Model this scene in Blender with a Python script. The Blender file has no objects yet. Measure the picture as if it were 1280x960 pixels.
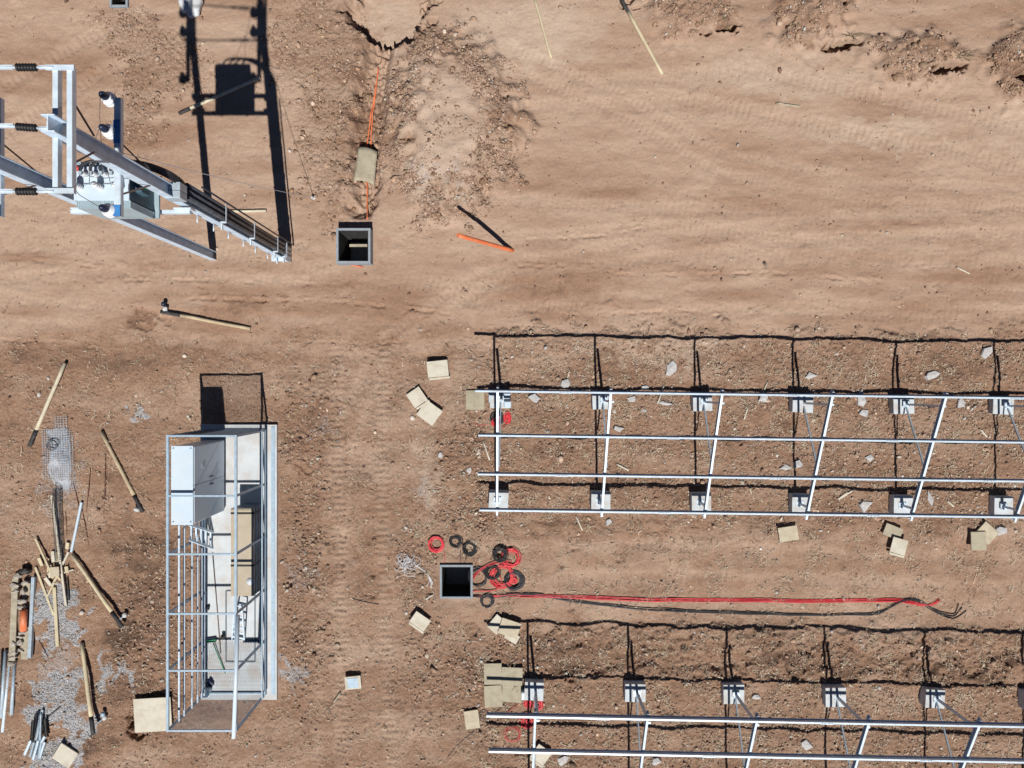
import bpy, math, random
import numpy as np
from mathutils import Vector, Matrix

random.seed(7)
rng = np.random.default_rng(11)
C = bpy.context.scene.collection
PI = math.pi
H = 20.0            # height of the drone above the site
K = 45.0            # photo pixels per metre on the ground


# ------------------------------------------------------------------ helpers
def P(px, py, h=0.0):
    """world point that stands at height h and is seen at this photo pixel"""
    s = (H - h) / H
    return Vector(((px - 640) / K * s, (480 - py) / K * s, h))


class MB:
    def __init__(self):
        self.v = []; self.f = []; self.sm = []; self.ci = []; self.cur = 0

    def add(self, vs, fs, smooth=False):
        b = len(self.v)
        self.v += [tuple(p) for p in vs]
        for f in fs:
            self.f.append(tuple(i + b for i in f)); self.sm.append(smooth); self.ci.append(self.cur)

    def hexa(self, c):
        self.add(c, [(3, 2, 1, 0), (4, 5, 6, 7), (0, 1, 5, 4), (1, 2, 6, 5), (2, 3, 7, 6), (3, 0, 4, 7)])

    def box(self, c, s, rz=0.0, tilt=None):
        m = Matrix.Rotation(rz, 3, 'Z')
        if tilt is not None:
            m = m @ tilt
        c = Vector(c); hx, hy, hz = s[0] / 2, s[1] / 2, s[2] / 2
        self.hexa([c + m @ Vector(p) for p in ((-hx, -hy, -hz), (hx, -hy, -hz), (hx, hy, -hz), (-hx, hy, -hz),
                                               (-hx, -hy, hz), (hx, -hy, hz), (hx, hy, hz), (-hx, hy, hz))])

    def bar(self, p, q, w, h, ref=(0, 0, 1)):
        p = Vector(p); q = Vector(q); d = (q - p).normalized()
        r = Vector(ref)
        if abs(d.dot(r)) > .99:
            r = Vector((0, 1, 0))
        s = d.cross(r).normalized(); u = s.cross(d).normalized()
        a = s * (w / 2); b = u * (h / 2)
        self.hexa([p - a - b, p + a - b, p + a + b, p - a + b, q - a - b, q + a - b, q + a + b, q - a + b])

    def tube(self, pts, r, n=7, r2=None, cap=True, closed=False):
        pts = [Vector(p) for p in pts]; N = len(pts); vs = []
        prev = None
        for i, p in enumerate(pts):
            if closed:
                d = (pts[(i + 1) % N] - pts[i - 1])
            else:
                d = pts[min(i + 1, N - 1)] - pts[max(i - 1, 0)]
            d = d.normalized() if d.length > 1e-9 else Vector((1, 0, 0))
            ref = Vector((0, 0, 1)) if abs(d.z) < .95 else Vector((1, 0, 0))
            s = d.cross(ref).normalized()
            if prev is not None and s.dot(prev) < 0 and not closed:
                s = -s
            prev = s; u = s.cross(d).normalized()
            rr = r if r2 is None else r + (r2 - r) * i / max(1, N - 1)
            for k in range(n):
                a = 2 * PI * k / n
                vs.append(p + s * (rr * math.cos(a)) + u * (rr * math.sin(a)))
        fs = []
        for i in range(N if closed else N - 1):
            j = (i + 1) % N
            for k in range(n):
                fs.append((i * n + k, i * n + (k + 1) % n, j * n + (k + 1) % n, j * n + k))
        self.add(vs, fs, True)
        if cap and not closed:
            b = len(self.v) - len(vs)
            self.f.append(tuple(b + k for k in range(n))[::-1]); self.sm.append(False); self.ci.append(self.cur)
            self.f.append(tuple(b + (N - 1) * n + k for k in range(n))); self.sm.append(False); self.ci.append(self.cur)

    def lathe(self, c, prof, n=14, axis=None):
        c = Vector(c)
        m = Matrix.Identity(3) if axis is None else Vector((0, 0, 1)).rotation_difference(Vector(axis)).to_matrix()
        vs = []; fs = []
        for r, z in prof:
            for k in range(n):
                a = 2 * PI * k / n
                vs.append(c + m @ Vector((r * math.cos(a), r * math.sin(a), z)))
        for i in range(len(prof) - 1):
            for k in range(n):
                fs.append((i * n + k, i * n + (k + 1) % n, (i + 1) * n + (k + 1) % n, (i + 1) * n + k))
        fs.append(tuple(range(n))[::-1]); fs.append(tuple((len(prof) - 1) * n + k for k in range(n)))
        self.add(vs, fs, True)

    def build(self, name, mats, parent=None, bevel=0.0, label=None):
        if not isinstance(mats, (list, tuple)):
            mats = [mats]
        if parent is not None:
            o0 = Vector(parent['_o'])
        else:
            a = np.array(self.v); o0 = Vector((a[:, 0].mean(), a[:, 1].mean(), a[:, 2].min()))
        me = bpy.data.meshes.new(name)
        me.from_pydata([(p[0] - o0.x, p[1] - o0.y, p[2] - o0.z) for p in self.v], [], self.f)
        me.polygons.foreach_set('use_smooth', self.sm)
        for m in mats:
            me.materials.append(m)
        if len(mats) > 1:
            me.polygons.foreach_set('material_index', self.ci)
        me.update()
        o = bpy.data.objects.new(name, me); C.objects.link(o)
        if parent is None:
            o.location = o0
        else:
            p = parent
            o.parent = p
        o['_o'] = tuple(o0)
        if label:
            o['label'] = label
        if bevel:
            b = o.modifiers.new('bevel', 'BEVEL'); b.width = bevel; b.segments = 2; b.limit_method = 'ANGLE'
        return o


def thing(name, label, cat, loc, group=None):
    o = bpy.data.objects.new(name, None); C.objects.link(o)
    o.location = loc; o.empty_display_size = .2
    o['_o'] = tuple(loc); o['label'] = label; o['category'] = cat
    if group:
        o['group'] = group
    return o


def tag(o, label, cat, group=None, kind=None):
    if label: o['label'] = label
    if cat: o['category'] = cat
    if group: o['group'] = group
    if kind: o['kind'] = kind
    return o


# ------------------------------------------------------------------ materials
def new_mat(name):
    m = bpy.data.materials.new(name); m.use_nodes = True
    nt = m.node_tree
    return m, nt, nt.nodes['Principled BSDF']


def N(nt, t, **kw):
    n = nt.nodes.new(t)
    for k, v in kw.items():
        setattr(n, k, v)
    return n


def mixc(nt, fac, a, b, mode='MIX'):
    n = nt.nodes.new('ShaderNodeMix'); n.data_type = 'RGBA'; n.blend_type = mode; n.clamp_factor = True
    for sock, val in ((n.inputs['Factor'], fac), (n.inputs[6], a), (n.inputs[7], b)):
        if isinstance(val, bpy.types.NodeSocket):
            nt.links.new(val, sock)
        elif isinstance(val, (int, float)):
            sock.default_value = val
        else:
            sock.default_value = (*val, 1.0)
    return n.outputs[2]


def math_(nt, op, a, b=0.0, clamp=False):
    n = nt.nodes.new('ShaderNodeMath'); n.operation = op; n.use_clamp = clamp
    for i, val in enumerate((a, b)):
        if isinstance(val, bpy.types.NodeSocket):
            nt.links.new(val, n.inputs[i])
        else:
            n.inputs[i].default_value = val
    return n.outputs[0]


def noise(nt, vec, scale, detail=4.0, rough=.6, dist=0.0):
    n = nt.nodes.new('ShaderNodeTexNoise')
    n.inputs['Scale'].default_value = scale; n.inputs['Detail'].default_value = detail
    n.inputs['Roughness'].default_value = rough; n.inputs['Distortion'].default_value = dist
    nt.links.new(vec, n.inputs['Vector'])
    return n.outputs['Fac']


def rng_(nt, v, a, b, c=0.0, d=1.0):
    n = nt.nodes.new('ShaderNodeMapRange'); n.clamp = True
    nt.links.new(v, n.inputs[0])
    for i, q in enumerate((a, b, c, d)):
        n.inputs[i + 1].default_value = q
    return n.outputs[0]


def geo_pos(nt):
    return N(nt, 'ShaderNodeNewGeometry').outputs['Position']


def simple(name, col, rough=.6, metal=0.0, var=.15, scale=6.0, dirt=None, dirt_amt=.35, dscale=3.0, bump=0.0, stretch=None, spec=.4):
    m, nt, bs = new_mat(name)
    pos = geo_pos(nt)
    if stretch:
        mp = N(nt, 'ShaderNodeMapping'); mp.inputs['Scale'].default_value = stretch
        nt.links.new(N(nt, 'ShaderNodeTexCoord').outputs['Object'], mp.inputs[0]); vec = mp.outputs[0]
    else:
        vec = pos
    n1 = noise(nt, vec, scale, 5)
    f = rng_(nt, n1, .3, .7)
    c = mixc(nt, f, tuple(x * (1 - var) for x in col), tuple(min(1, x * (1 + var)) for x in col))
    if dirt:
        n2 = noise(nt, pos, dscale, 6, .65)
        f2 = rng_(nt, n2, .44, .68, 0, dirt_amt)
        c = mixc(nt, f2, c, dirt)
    nt.links.new(c, bs.inputs['Base Color'])
    bs.inputs['Roughness'].default_value = rough; bs.inputs['Metallic'].default_value = metal
    bs.inputs['Specular IOR Level'].default_value = spec
    if bump:
        b = N(nt, 'ShaderNodeBump'); b.inputs['Strength'].default_value = bump; b.inputs['Distance'].default_value = .01
        nt.links.new(n1, b.inputs['Height']); nt.links.new(b.outputs[0], bs.inputs['Normal'])
    return m


SOIL = (.27, .175, .115)
M = {}
M['galv'] = simple('galvanised_steel', (.55, .65, .74), .42, .08, .12, 9, (.45, .46, .47), .4, 5)
M['galv_dull'] = simple('dull_galvanised_steel', (.36, .44, .51), .5, .1, .15, 9, (.3, .28, .26), .4, 4)
M['galv_blue'] = simple('weathered_tube_steel', (.32, .43, .53), .5, .1, .15, 9, (.3, .28, .26), .3, 4)
M['white_paint'] = simple('white_enamel', (.50, .60, .69), .4, 0, .04, 4, (.62, .60, .56), .25, 2.5)
M['offwhite'] = simple('offwhite_sheet', (.52, .54, .57), .7, 0, .08, 8, (.5, .45, .38), .5, 4)
M['blue'] = simple('band_blue', (.045, .19, .46), .45, 0, .15, 12)
M['pole_steel'] = simple('pole_steel', (.54, .67, .80), .45, 0, .12, 9, (.34, .36, .38), .4, 5)
M['duct'] = simple('grey_black_duct', (.045, .052, .065), .35, 0, .25, 8, (.16, .14, .13), .3, 5)
M['timber_b'] = simple('browner_timber', (.44, .36, .235), .75, 0, .2, 7, (.30, .22, .14), .5, 4, .3)
M['timber_c'] = simple('bleached_timber', (.54, .49, .37), .75, 0, .14, 7, (.38, .30, .20), .5, 4, .3)
M['navy'] = simple('navy_polymer', (.012, .02, .05), .4, 0, .2, 12)
M['black'] = simple('black_rubber', (.012, .012, .014), .55, 0, .3, 14)
M['blackcable'] = simple('black_cable', (.016, .018, .025), .42, 0, .3, 14, (.10, .08, .07), .15, 6)
M['red'] = simple('red_cable', (.60, .030, .045), .45, 0, .12, 14, (.5, .16, .12), .3, 6)
M['orange'] = simple('orange_plastic', (.66, .16, .06), .5, 0, .12, 9, (.5, .28, .17), .5, 5)
M['teal'] = simple('transformer_paint', (.34, .44, .49), .45, .1, .08, 4)
M['tank'] = simple('transformer_tank_paint', (.06, .12, .16), .45, .1, .15, 5)
M['green'] = simple('green_plastic', (.02, .22, .09), .5, 0, .15, 9)
M['concrete'] = simple('pale_concrete', (.50, .51, .50), .85, 0, .1, 7, (.42, .36, .30), .5, 3.5, .3)
M['footing'] = simple('footing_concrete', (.50, .545, .575), .85, 0, .12, 9, (.36, .29, .23), .75, 4.5, .3)
M['slab'] = simple('slab_concrete', (.50, .53, .55), .85, 0, .08, 2.2, (.40, .33, .27), .6, 1.7, .25)
M['greyconc'] = simple('grey_chamber_concrete', (.25, .29, .33), .85, 0, .14, 9, (.24, .20, .17), .5, 6, .3)
M['chunk'] = simple('broken_concrete', (.42, .42, .425), .9, 0, .22, 18, (.40, .34, .28), .6, 12, .6)
M['ply'] = simple('plywood', (.45, .395, .29), .75, 0, .10, 5, (.30, .24, .17), .6, 4, .15, (1, 7, 1))
M['ply_grey'] = simple('weathered_plywood', (.36, .32, .235), .8, 0, .12, 5, (.24, .20, .14), .6, 4, .15, (1, 7, 1))
M['ply_pale'] = simple('pale_plywood', (.53, .495, .41), .75, 0, .07, 5, (.36, .30, .22), .55, 4, .15, (1, 7, 1))
M['timber'] = simple('peeled_timber', (.52, .455, .31), .75, 0, .16, 8, (.45, .33, .19), .4, 4, .3)
M['timber_grey'] = simple('grey_timber', (.36, .32, .24), .8, 0, .2, 8, (.24, .19, .14), .5, 5, .3)
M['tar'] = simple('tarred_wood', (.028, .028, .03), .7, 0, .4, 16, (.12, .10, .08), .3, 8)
M['rust'] = simple('rusty_steel', (.14, .06, .035), .8, .1, .35, 16)
M['card'] = simple('brown_cardboard', (.40, .345, .265), .8, 0, .08, 5, (.40, .31, .20), .4, 4)
M['wire'] = simple('pale_wire', (.52, .57, .64), .4, .35, .15, 9)
M['wiredark'] = simple('dark_wire', (.09, .11, .14), .5, .4, .2, 9)
M['brown_steel'] = simple('brown_brace_steel', (.13, .09, .075), .6, .2, .2, 9)
M['porcelain'] = simple('white_porcelain', (.66, .68, .70), .2, 0, .03, 9)
M['rubble'] = simple('rubble', (.37, .335, .29), .9, 0, .25, 14, (.25, .20, .16), .6, 10, .5)
M['grass'] = simple('dry_grass', (.07, .075, .03), .8, 0, .4, 12)
M['film'] = simple('plastic_film', (.36, .375, .41), .5, 0, .2, 9, (.28, .23, .19), .7, 5)
M['rope'] = simple('white_rope', (.60, .60, .62), .7, 0, .12, 20)


def soil_material():
    m, nt, bs = new_mat('dry_soil')
    pos = geo_pos(nt)
    at = N(nt, 'ShaderNodeVertexColor', layer_name='zone')
    sp = N(nt, 'ShaderNodeSeparateColor'); nt.links.new(at.outputs['Color'], sp.inputs[0])
    RO = at.outputs['Alpha']
    R, G, B = sp.outputs[0], sp.outputs[1], sp.outputs[2]
    mp = N(nt, 'ShaderNodeMapping'); mp.inputs['Scale'].default_value = (.16, 1, 1)
    nt.links.new(pos, mp.inputs[0]); st = mp.outputs[0]
    nA = noise(nt, pos, .45, 4, .6, .6)
    nB = noise(nt, pos, 2.6, 5, .65)
    nS = noise(nt, st, 3.2, 6, .65, .3)
    nC = noise(nt, pos, 12, 6, .75)
    nD = noise(nt, pos, 25, 4, .75)
    f = math_(nt, 'ADD', R, math_(nt, 'MULTIPLY', math_(nt, 'SUBTRACT', nA, .5), .55))
    f = math_(nt, 'ADD', f, math_(nt, 'MULTIPLY', math_(nt, 'SUBTRACT', nB, .5), .2))
    f = math_(nt, 'ADD', f, math_(nt, 'MULTIPLY', math_(nt, 'SUBTRACT', nS, .5), .50))
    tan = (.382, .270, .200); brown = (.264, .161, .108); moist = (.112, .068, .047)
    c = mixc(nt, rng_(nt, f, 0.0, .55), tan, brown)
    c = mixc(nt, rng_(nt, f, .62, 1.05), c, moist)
    g = math_(nt, 'ADD', G, math_(nt, 'MULTIPLY', math_(nt, 'SUBTRACT', nB, .5), .5))
    c = mixc(nt, rng_(nt, g, .12, .9), c, (.49, .395, .315))
    # grey gravel
    vo = N(nt, 'ShaderNodeTexVoronoi'); vo.inputs['Scale'].default_value = 26
    nt.links.new(pos, vo.inputs['Vector'])
    gcol = mixc(nt, vo.outputs['Distance'], (.42, .415, .43), (.31, .30, .305))
    b = math_(nt, 'ADD', B, math_(nt, 'MULTIPLY', math_(nt, 'SUBTRACT', nC, .5), .8))
    c = mixc(nt, rng_(nt, b, .25, .65), c, gcol)
    # mottling and flecks
    mo = mixc(nt, rng_(nt, RO, 0, .5, .35, 1), (1, 1, 1), rng_(nt, nC, .25, .75, .80, 1.16))
    c = mixc(nt, 1.0, c, mo, 'MULTIPLY')
    mo2 = mixc(nt, rng_(nt, RO, 0, .5, .4, 1), (1, 1, 1), rng_(nt, nD, .33, .67, .70, 1.27))
    c = mixc(nt, 1.0, c, mo2, 'MULTIPLY')
    fl = noise(nt, pos, 31, 3, .75)
    flm = math_(nt, 'MULTIPLY', rng_(nt, fl, .60, .70), rng_(nt, R, .12, .6, .12, .75))
    c = mixc(nt, flm, c, (.52, .42, .32))
    fd = noise(nt, st, 37, 3, .8)
    c = mixc(nt, rng_(nt, fd, .62, .74, 0, .5), c, (.13, .085, .06))
    nt.links.new(c, bs.inputs['Base Color'])
    bs.inputs['Roughness'].default_value = .95; bs.inputs['Specular IOR Level'].default_value = .1
    hsum = math_(nt, 'ADD', math_(nt, 'MULTIPLY', nC, .7), math_(nt, 'MULTIPLY', nD, .75))
    hsum = math_(nt, 'ADD', hsum, math_(nt, 'MULTIPLY', nS, .15))
    bp = N(nt, 'ShaderNodeBump'); bp.inputs['Distance'].default_value = .045
    bst = rng_(nt, RO, 0.0, .6, .2, .9)
    nt.links.new(bst, bp.inputs['Strength'])
    nt.links.new(hsum, bp.inputs['Height']); nt.links.new(bp.outputs[0], bs.inputs['Normal'])
    return m


def clod_material(name, cols):
    m, nt, bs = new_mat(name)
    pos = geo_pos(nt)
    at = N(nt, 'ShaderNodeVertexColor', layer_name='tone')
    n = noise(nt, pos, 30, 4, .7)
    c = mixc(nt, rng_(nt, n, .3, .7), tuple(.75 * x for x in (1, 1, 1)), (1.15, 1.15, 1.15))
    c = mixc(nt, 1.0, at.outputs['Color'], c, 'MULTIPLY')
    nt.links.new(c, bs.inputs['Base Color'])
    bs.inputs['Roughness'].default_value = .95; bs.inputs['Specular IOR Level'].default_value = .1
    return m


M['soil'] = soil_material()

# ------------------------------------------------------------------ ground
STEP = .025
X0, X1, Y0, Y1 = -15.6, 15.6, -12.0, 12.0
nx = int(round((X1 - X0) / STEP)) + 1; ny = int(round((Y1 - Y0) / STEP)) + 1
gx = np.linspace(X0, X1, nx); gy = np.linspace(Y0, Y1, ny)
GX, GY = np.meshgrid(gx, gy)
PX = 640 + K * GX; PY = 480 - K * GY


def field(lo, hi, ax=1.0, ay=1.0, slope=0.0, ang=0.0):
    """band limited random field, wavelengths lo..hi metres, unit deviation"""
    kx = np.fft.rfftfreq(nx, STEP); ky = np.fft.fftfreq(ny, STEP)
    KX, KY = np.meshgrid(kx, ky)
    ca, sa = math.cos(ang), math.sin(ang)
    U = (KX * ca + KY * sa) * ax; V = (-KX * sa + KY * ca) * ay
    k = np.sqrt(U * U + V * V) + 1e-9
    a = np.where((k > 1 / hi) & (k < 1 / lo), k ** (-1 - slope), 0)
    ph = rng.standard_normal(a.shape) + 1j * rng.standard_normal(a.shape)
    z = np.fft.irfft2(a * ph, s=(ny, nx))
    return z / z.std()


def sstep(a, b, x):
    t = np.clip((x - a) / (b - a), 0, 1)
    return t * t * (3 - 2 * t)


W1 = field(.35, 2.5); W2 = field(.35, 2.5); W3 = field(.12, .7)
SX = PX + 6 * W1; SY = PY + 6 * W2
WX = PX + 7 * W1 + 3 * W3; WY = PY + 7 * W2 + 3 * W3


def ell(cx, cy, rx, ry, soft=.3, warp=True, ang=0.0):
    x, y = (SX, SY) if warp == 's' else ((WX, WY) if warp else (PX, PY))
    ca, sa = math.cos(ang), math.sin(ang)
    u = (x - cx) * ca + (y - cy) * sa; v = -(x - cx) * sa + (y - cy) * ca
    d = np.sqrt((u / rx) ** 2 + (v / ry) ** 2)
    return 1 - sstep(1 - soft, 1 + soft, d)


def rect(x0, y0, x1, y1, soft=10, warp=True):
    x, y = (WX, WY) if warp else (PX, PY)
    return (sstep(x0 - soft, x0 + soft, x) * (1 - sstep(x1 - soft, x1 + soft, x)) *
            sstep(y0 - soft, y0 + soft, y) * (1 - sstep(y1 - soft, y1 + soft, y)))


def segdist(ax, ay, bx, by, warp=False):
    x, y = (WX, WY) if warp else (PX, PY)
    dx, dy = bx - ax, by - ay
    t = np.clip(((x - ax) * dx + (y - ay) * dy) / (dx * dx + dy * dy), 0, 1)
    return np.hypot(x - ax - t * dx, y - ay - t * dy), t


und = field(.9, 3.5)
und2 = field(.35, 1.2)
fine = field(.06, .35, slope=.3)
fineh = field(.05, .4, 3.2, 1.0, slope=.3)
clod = field(.09, .22)
clod = np.maximum(clod - .9, 0)

# zone masks
racks = np.clip(rect(585, 415, 1500, 660, 14) + rect(585, 790, 1500, 1100, 14), 0, 1)
low = sstep(400, 450, WY)                                   # lower half, browner
roadm = rect(480, 655, 1500, 780, 18)
mound = ell(562, 158, 76, 106, .34)
moundedge = np.clip(ell(562, 158, 84, 114, .25) - ell(562, 165, 52, 80, .35), 0, 1)
heaps = [(868, 12, 46, 32), (1006, 30, 36, 36), (1036, 8, 26, 26), (1140, 74, 47, 28), (1278, 84, 38, 42)]
hp = np.zeros_like(PX)
for h_ in heaps:
    hp = np.maximum(hp, ell(*h_, .22))
leftrough = np.clip(ell(425, 140, 50, 130, .5) + ell(190, 60, 80, 30, .5, ang=.6) + ell(175, 130, 25, 60, .6) + ell(390, 60, 50, 60, .5), 0, 1)
cabrough = np.clip(ell(385, 520, 30, 60, .5) + ell(380, 700, 28, 170, .5) + ell(190, 800, 40, 110, .5), 0, 1)
lowrough = np.clip(ell(590, 610, 40, 90, .6) + ell(520, 700, 30, 60, .5) + ell(570, 840, 60, 50, .6), 0, 1)
rough = np.clip(.22 * racks + .30 * moundedge + .45 * hp + .6 * leftrough + .6 * cabrough + .6 * lowrough + .25 * low - .3 * roadm, 0, 1)

Z = .028 * und * (.10 + .90 * np.clip(racks + low, 0, 1)) + .005 * und2
Z += .006 * fine * (.4 + 2.0 * rough) + .002 * fineh * (1.2 - rough)
Z += .026 * clod * np.clip(rough * 1.3 + .05, 0, 1)
# furrow banks along the racks
Z += .05 * np.exp(-((WY - 424) / 9) ** 2) * sstep(560, 640, PX) - .03 * np.exp(-((WY - 650) / 12) ** 2) * sstep(560, 640, PX)
Z += .06 * np.exp(-((WY - 800) / 10) ** 2) * sstep(650, 700, PX) - .07 * np.exp(-((WY - 822) / 13) ** 2) * sstep(650, 700, PX)
Z += .05 * np.exp(-((WY - 845) / 10) ** 2) * sstep(650, 700, PX)
# spoil mound beside the trench
Z += .42 * ell(562, 158, 62, 92, .6, 's') + .10 * ell(562, 158, 78, 108, .3, 's') * (1 + .14 * field(.3, .9)) + .016 * moundedge * field(.1, .3)
Z += .16 * ell(640, 155, 22, 32, .5, 's')
# top right heaps and their pits
for cx, cy, rx, ry in heaps:
    Z += ell(cx, cy, rx, ry, .62, 's') * (.26 + .012 * field(.15, .7))
pits = [(911, 35, 15, 6, .5, -.22), (1050, 56, 24, 7, .55, -.22), (1183, 86, 25, 7, .6, -.25), (1051, 10, 6, 6, .35, 0), (1268, 96, 12, 7, .45, 0.5), (882, 41, 8, 3, .3, -.1)]
for cx, cy, rx, ry, d, a in pits:
    ca_, sa_ = math.cos(a), math.sin(a)
    u_ = (PX + 2 * W3 - cx) * ca_ + (PY + 2 * W1 - cy) * sa_; v_ = -(PX - cx) * sa_ + (PY + 1.5 * W3 - cy) * ca_
    Z -= d * (1 - sstep(.82, 1.15, np.sqrt((u_ / rx) ** 2 + (v_ / ry) ** 2)))
# trench with conduits
tx = np.interp(PY, [40, 60, 80, 180, 280, 300], [482, 476, 470, 459, 452, 450]) + 3 * W1
tm = (1 - sstep(9, 22, np.abs(PX - tx))) * sstep(40, 60, PY) * (1 - sstep(262, 276, PY))
Z -= .30 * tm * (1 + .15 * W3)
Z += .09 * np.exp(-((PX - tx + 29) / 9) ** 2) * sstep(30, 70, PY) * (1 - sstep(220, 280, PY)) * (1 + .6 * W1)
# deep pit at the top of the trench, sharp edge on its south
edge = np.interp(PX, [430, 440, 452, 462, 480, 496, 503, 519, 530], [26, 32, 39, 49, 53, 57, 52, 51, 40]) + 1.2 * W3
Z -= .70 * rect(438, -300, 530, 500, 15) * (1 - sstep(-2, 2.5, PY - edge)) * sstep(-200, -120, PY)
# hole beside posts
for cx, cy, rx, ry, d in [(790, 4, 14, 4, .2), (186, 399, 20, 9, .05), (175, 908, 8, 6, .2), (378, 590, 12, 5, .06), (381, 868, 4, 3, .05)]:
    Z -= d * ell(cx, cy, rx, ry, .35)
for bx, by in [(836, 785), (1010, 785), (1085, 787), (1188, 797), (1202, 800), (967, 792), (864, 794), (716, 687), (773, 701), (703, 708), (466, 720), (466, 745), (379, 860)]:
    Z -= .09 * np.exp(-(((PX - bx) / 2.6) ** 2 + ((PY - by) / 2.2) ** 2))
# wheel ruts
BRK = field(.25, 1.6); TRK = np.zeros_like(PX)
def rut(pts, w, d, tread=0.0, tl=9.0):
    global Z
    for (ax, ay), (bx, by) in zip(pts[:-1], pts[1:]):
        dd, t = segdist(ax, ay, bx, by)
        dd = dd + 1.2 * np.abs(W3)
        L = math.hypot(bx - ax, by - ay)
        brk = np.clip(.35 + .75 * BRK, 0, 1.3)
        side = np.where((PX - ax) * (by - ay) - (PY - ay) * (bx - ax) > 0, 1.0, .15)
        m = np.exp(-(dd / w) ** 4) * (brk if w < 5 else 1)
        rim = np.exp(-((dd - 1.5 * w) / (.55 * w)) ** 2) * brk * side
        TRK[:] = np.maximum(TRK, np.exp(-(dd / w) ** 4) * (w > 5))
        tr = np.sin(2 * PI * t * L / tl) * tread if tread else 0
        Z += -d * m + .55 * d * rim + m * tr
rut([(225, 372), (330, 376), (430, 378), (560, 392)], 3.2, .035)
rut([(60, 352), (240, 350), (420, 356)], 3.0, .02)
rut([(140, 430), (136, 500), (134, 640)], 2.5, .02)
rut([(0, 350), (150, 340), (380, 352), (700, 356)], 8, .014, .011, 8)
rut([(650, 325), (900, 320), (1300, 330)], 9, .012, .011, 8)
rut([(650, 250), (900, 262), (1300, 255)], 9, .012, .011, 8)
rut([(700, 100), (950, 90), (1300, 165)], 9, .014, .011, 8)
rut([(620, 135), (900, 128), (1300, 215)], 9, .014, .011, 8)
rut([(0, 110), (90, 60), (180, 10)], 9, .015, .011, 8)
rut([(0, 170), (120, 95), (230, 40)], 9, .015, .011, 8)
rut([(160, 190), (280, 185), (420, 195)], 9, .012, .011, 8)
rut([(0, 310), (200, 300), (420, 340)], 9, .012, .011, 8)
rut([(420, 430), (425, 700), (430, 970)], 9, .012, .011, 8)
rut([(480, 430), (478, 700), (490, 970)], 9, .014, .011, 8)
rut([(560, 690), (800, 680), (1290, 700)], 8, .012, .011, 8)
rut([(660, 725), (900, 720), (1290, 735)], 8, .012, .011, 8)

for off in (0, 26):
    rut([(395 + off, 970), (400 + off, 760), (412 + off, 560), (470 + off, 430), (600 + off, 340 + off * .3), (800, 300 + off), (1050, 270 + off), (1300, 262 + off)], 7, .010, .006, 7)
    rut([(0, 372 + off), (250, 396 + off), (520, 404 + off), (760, 372 + off), (1000, 352 + off), (1300, 362 + off)], 7, .009, .006, 7)
    rut([(640, 60 + off), (760, 110 + off), (900, 190 + off), (1100, 230 + off), (1300, 236 + off)], 7, .009, .006, 7)
for k in range(420):
    fx, fy = rng.uniform(0, 1280), rng.uniform(250, 960)
    if 585 < fx and (415 < fy < 650 or fy > 800) and k % 3: continue
    a = rng.uniform(0, PI); u = (PX[0] - fx); 
    i0, i1 = np.searchsorted(PX[0], [fx - 9, fx + 9]); j1 = ny - np.searchsorted(PY[::-1, 0], fy - 9); j0 = ny - np.searchsorted(PY[::-1, 0], fy + 9)
    sx, sy = PX[j0:j1, i0:i1] - fx, PY[j0:j1, i0:i1] - fy
    uu = sx * math.cos(a) + sy * math.sin(a); vv = -sx * math.sin(a) + sy * math.cos(a)
    Z[j0:j1, i0:i1] -= .016 * np.exp(-(uu / 5.5) ** 4 - (vv / 2.1) ** 4)
rut([(640, 300), (820, 285), (1000, 300), (1300, 292)], 9, .012, .009, 7)
rut([(840, 120), (960, 150), (1100, 178), (1300, 190)], 9, .010, .006, 7)
rut([(560, 372), (760, 392), (1000, 388), (1300, 396)], 9, .014, .009, 7)
rut([(0, 430), (200, 425), (450, 445)], 9, .009, .006, 7)
rut([(0, 205), (60, 215), (160, 285)], 8, .010, .006, 7)
rut([(650, 332), (800, 345), (960, 341), (1100, 352)], 3, .03)
rut([(660, 300), (760, 294), (800, 286)], 3, .025)
rut([(700, 395), (860, 388), (900, 396)], 3, .025)
rut([(0, 322), (110, 332), (160, 344)], 3, .02)
rut([(0, 425), (80, 428), (140, 440)], 3, .025)
rut([(345, 425), (470, 430), (560, 425)], 3, .025)
# flat seats for slab, chambers, footings
def flat(x0, y0, x1, y1, z=0.0, soft=3):
    global Z
    m = rect(x0, y0, x1, y1, soft, False)
    Z = Z * (1 - m) + z * m
flat(250, 527, 350, 876, 0, 4)
flat(414, 279, 474, 340, 0, 6); flat(541, 697, 599, 756, 0, 6)
flat(130, -12, 166, 13, 0, 5)
for x0, y0, x1, y1 in [(425.2, 290.0, 464.2, 330.2), (550.8, 707.3, 589.2, 746.7), (137.8, -12.2, 157.7, 6.7)]:
    m = ((PX > x0) & (PX < x1) & (PY > y0) & (PY < y1))
    Z = np.where(m, -1.25, Z)


def gz(x, y):
    fx = min(max((x - X0) / STEP, 0), nx - 1.001); fy = min(max((y - Y0) / STEP, 0), ny - 1.001)
    i, j = int(fx), int(fy); u, v = fx - i, fy - j
    return float((Z[j, i] * (1 - u) + Z[j, i + 1] * u) * (1 - v) + (Z[j + 1, i] * (1 - u) + Z[j + 1, i + 1] * u) * v)


def G(px, py, dz=0.0):
    """point on the ground seen at this photo pixel (dz above it)"""
    q = P(px, py)
    z = gz(q.x, q.y) + dz
    q = P(px, py, z)
    q.z = gz(q.x, q.y) + dz
    return q


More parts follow.
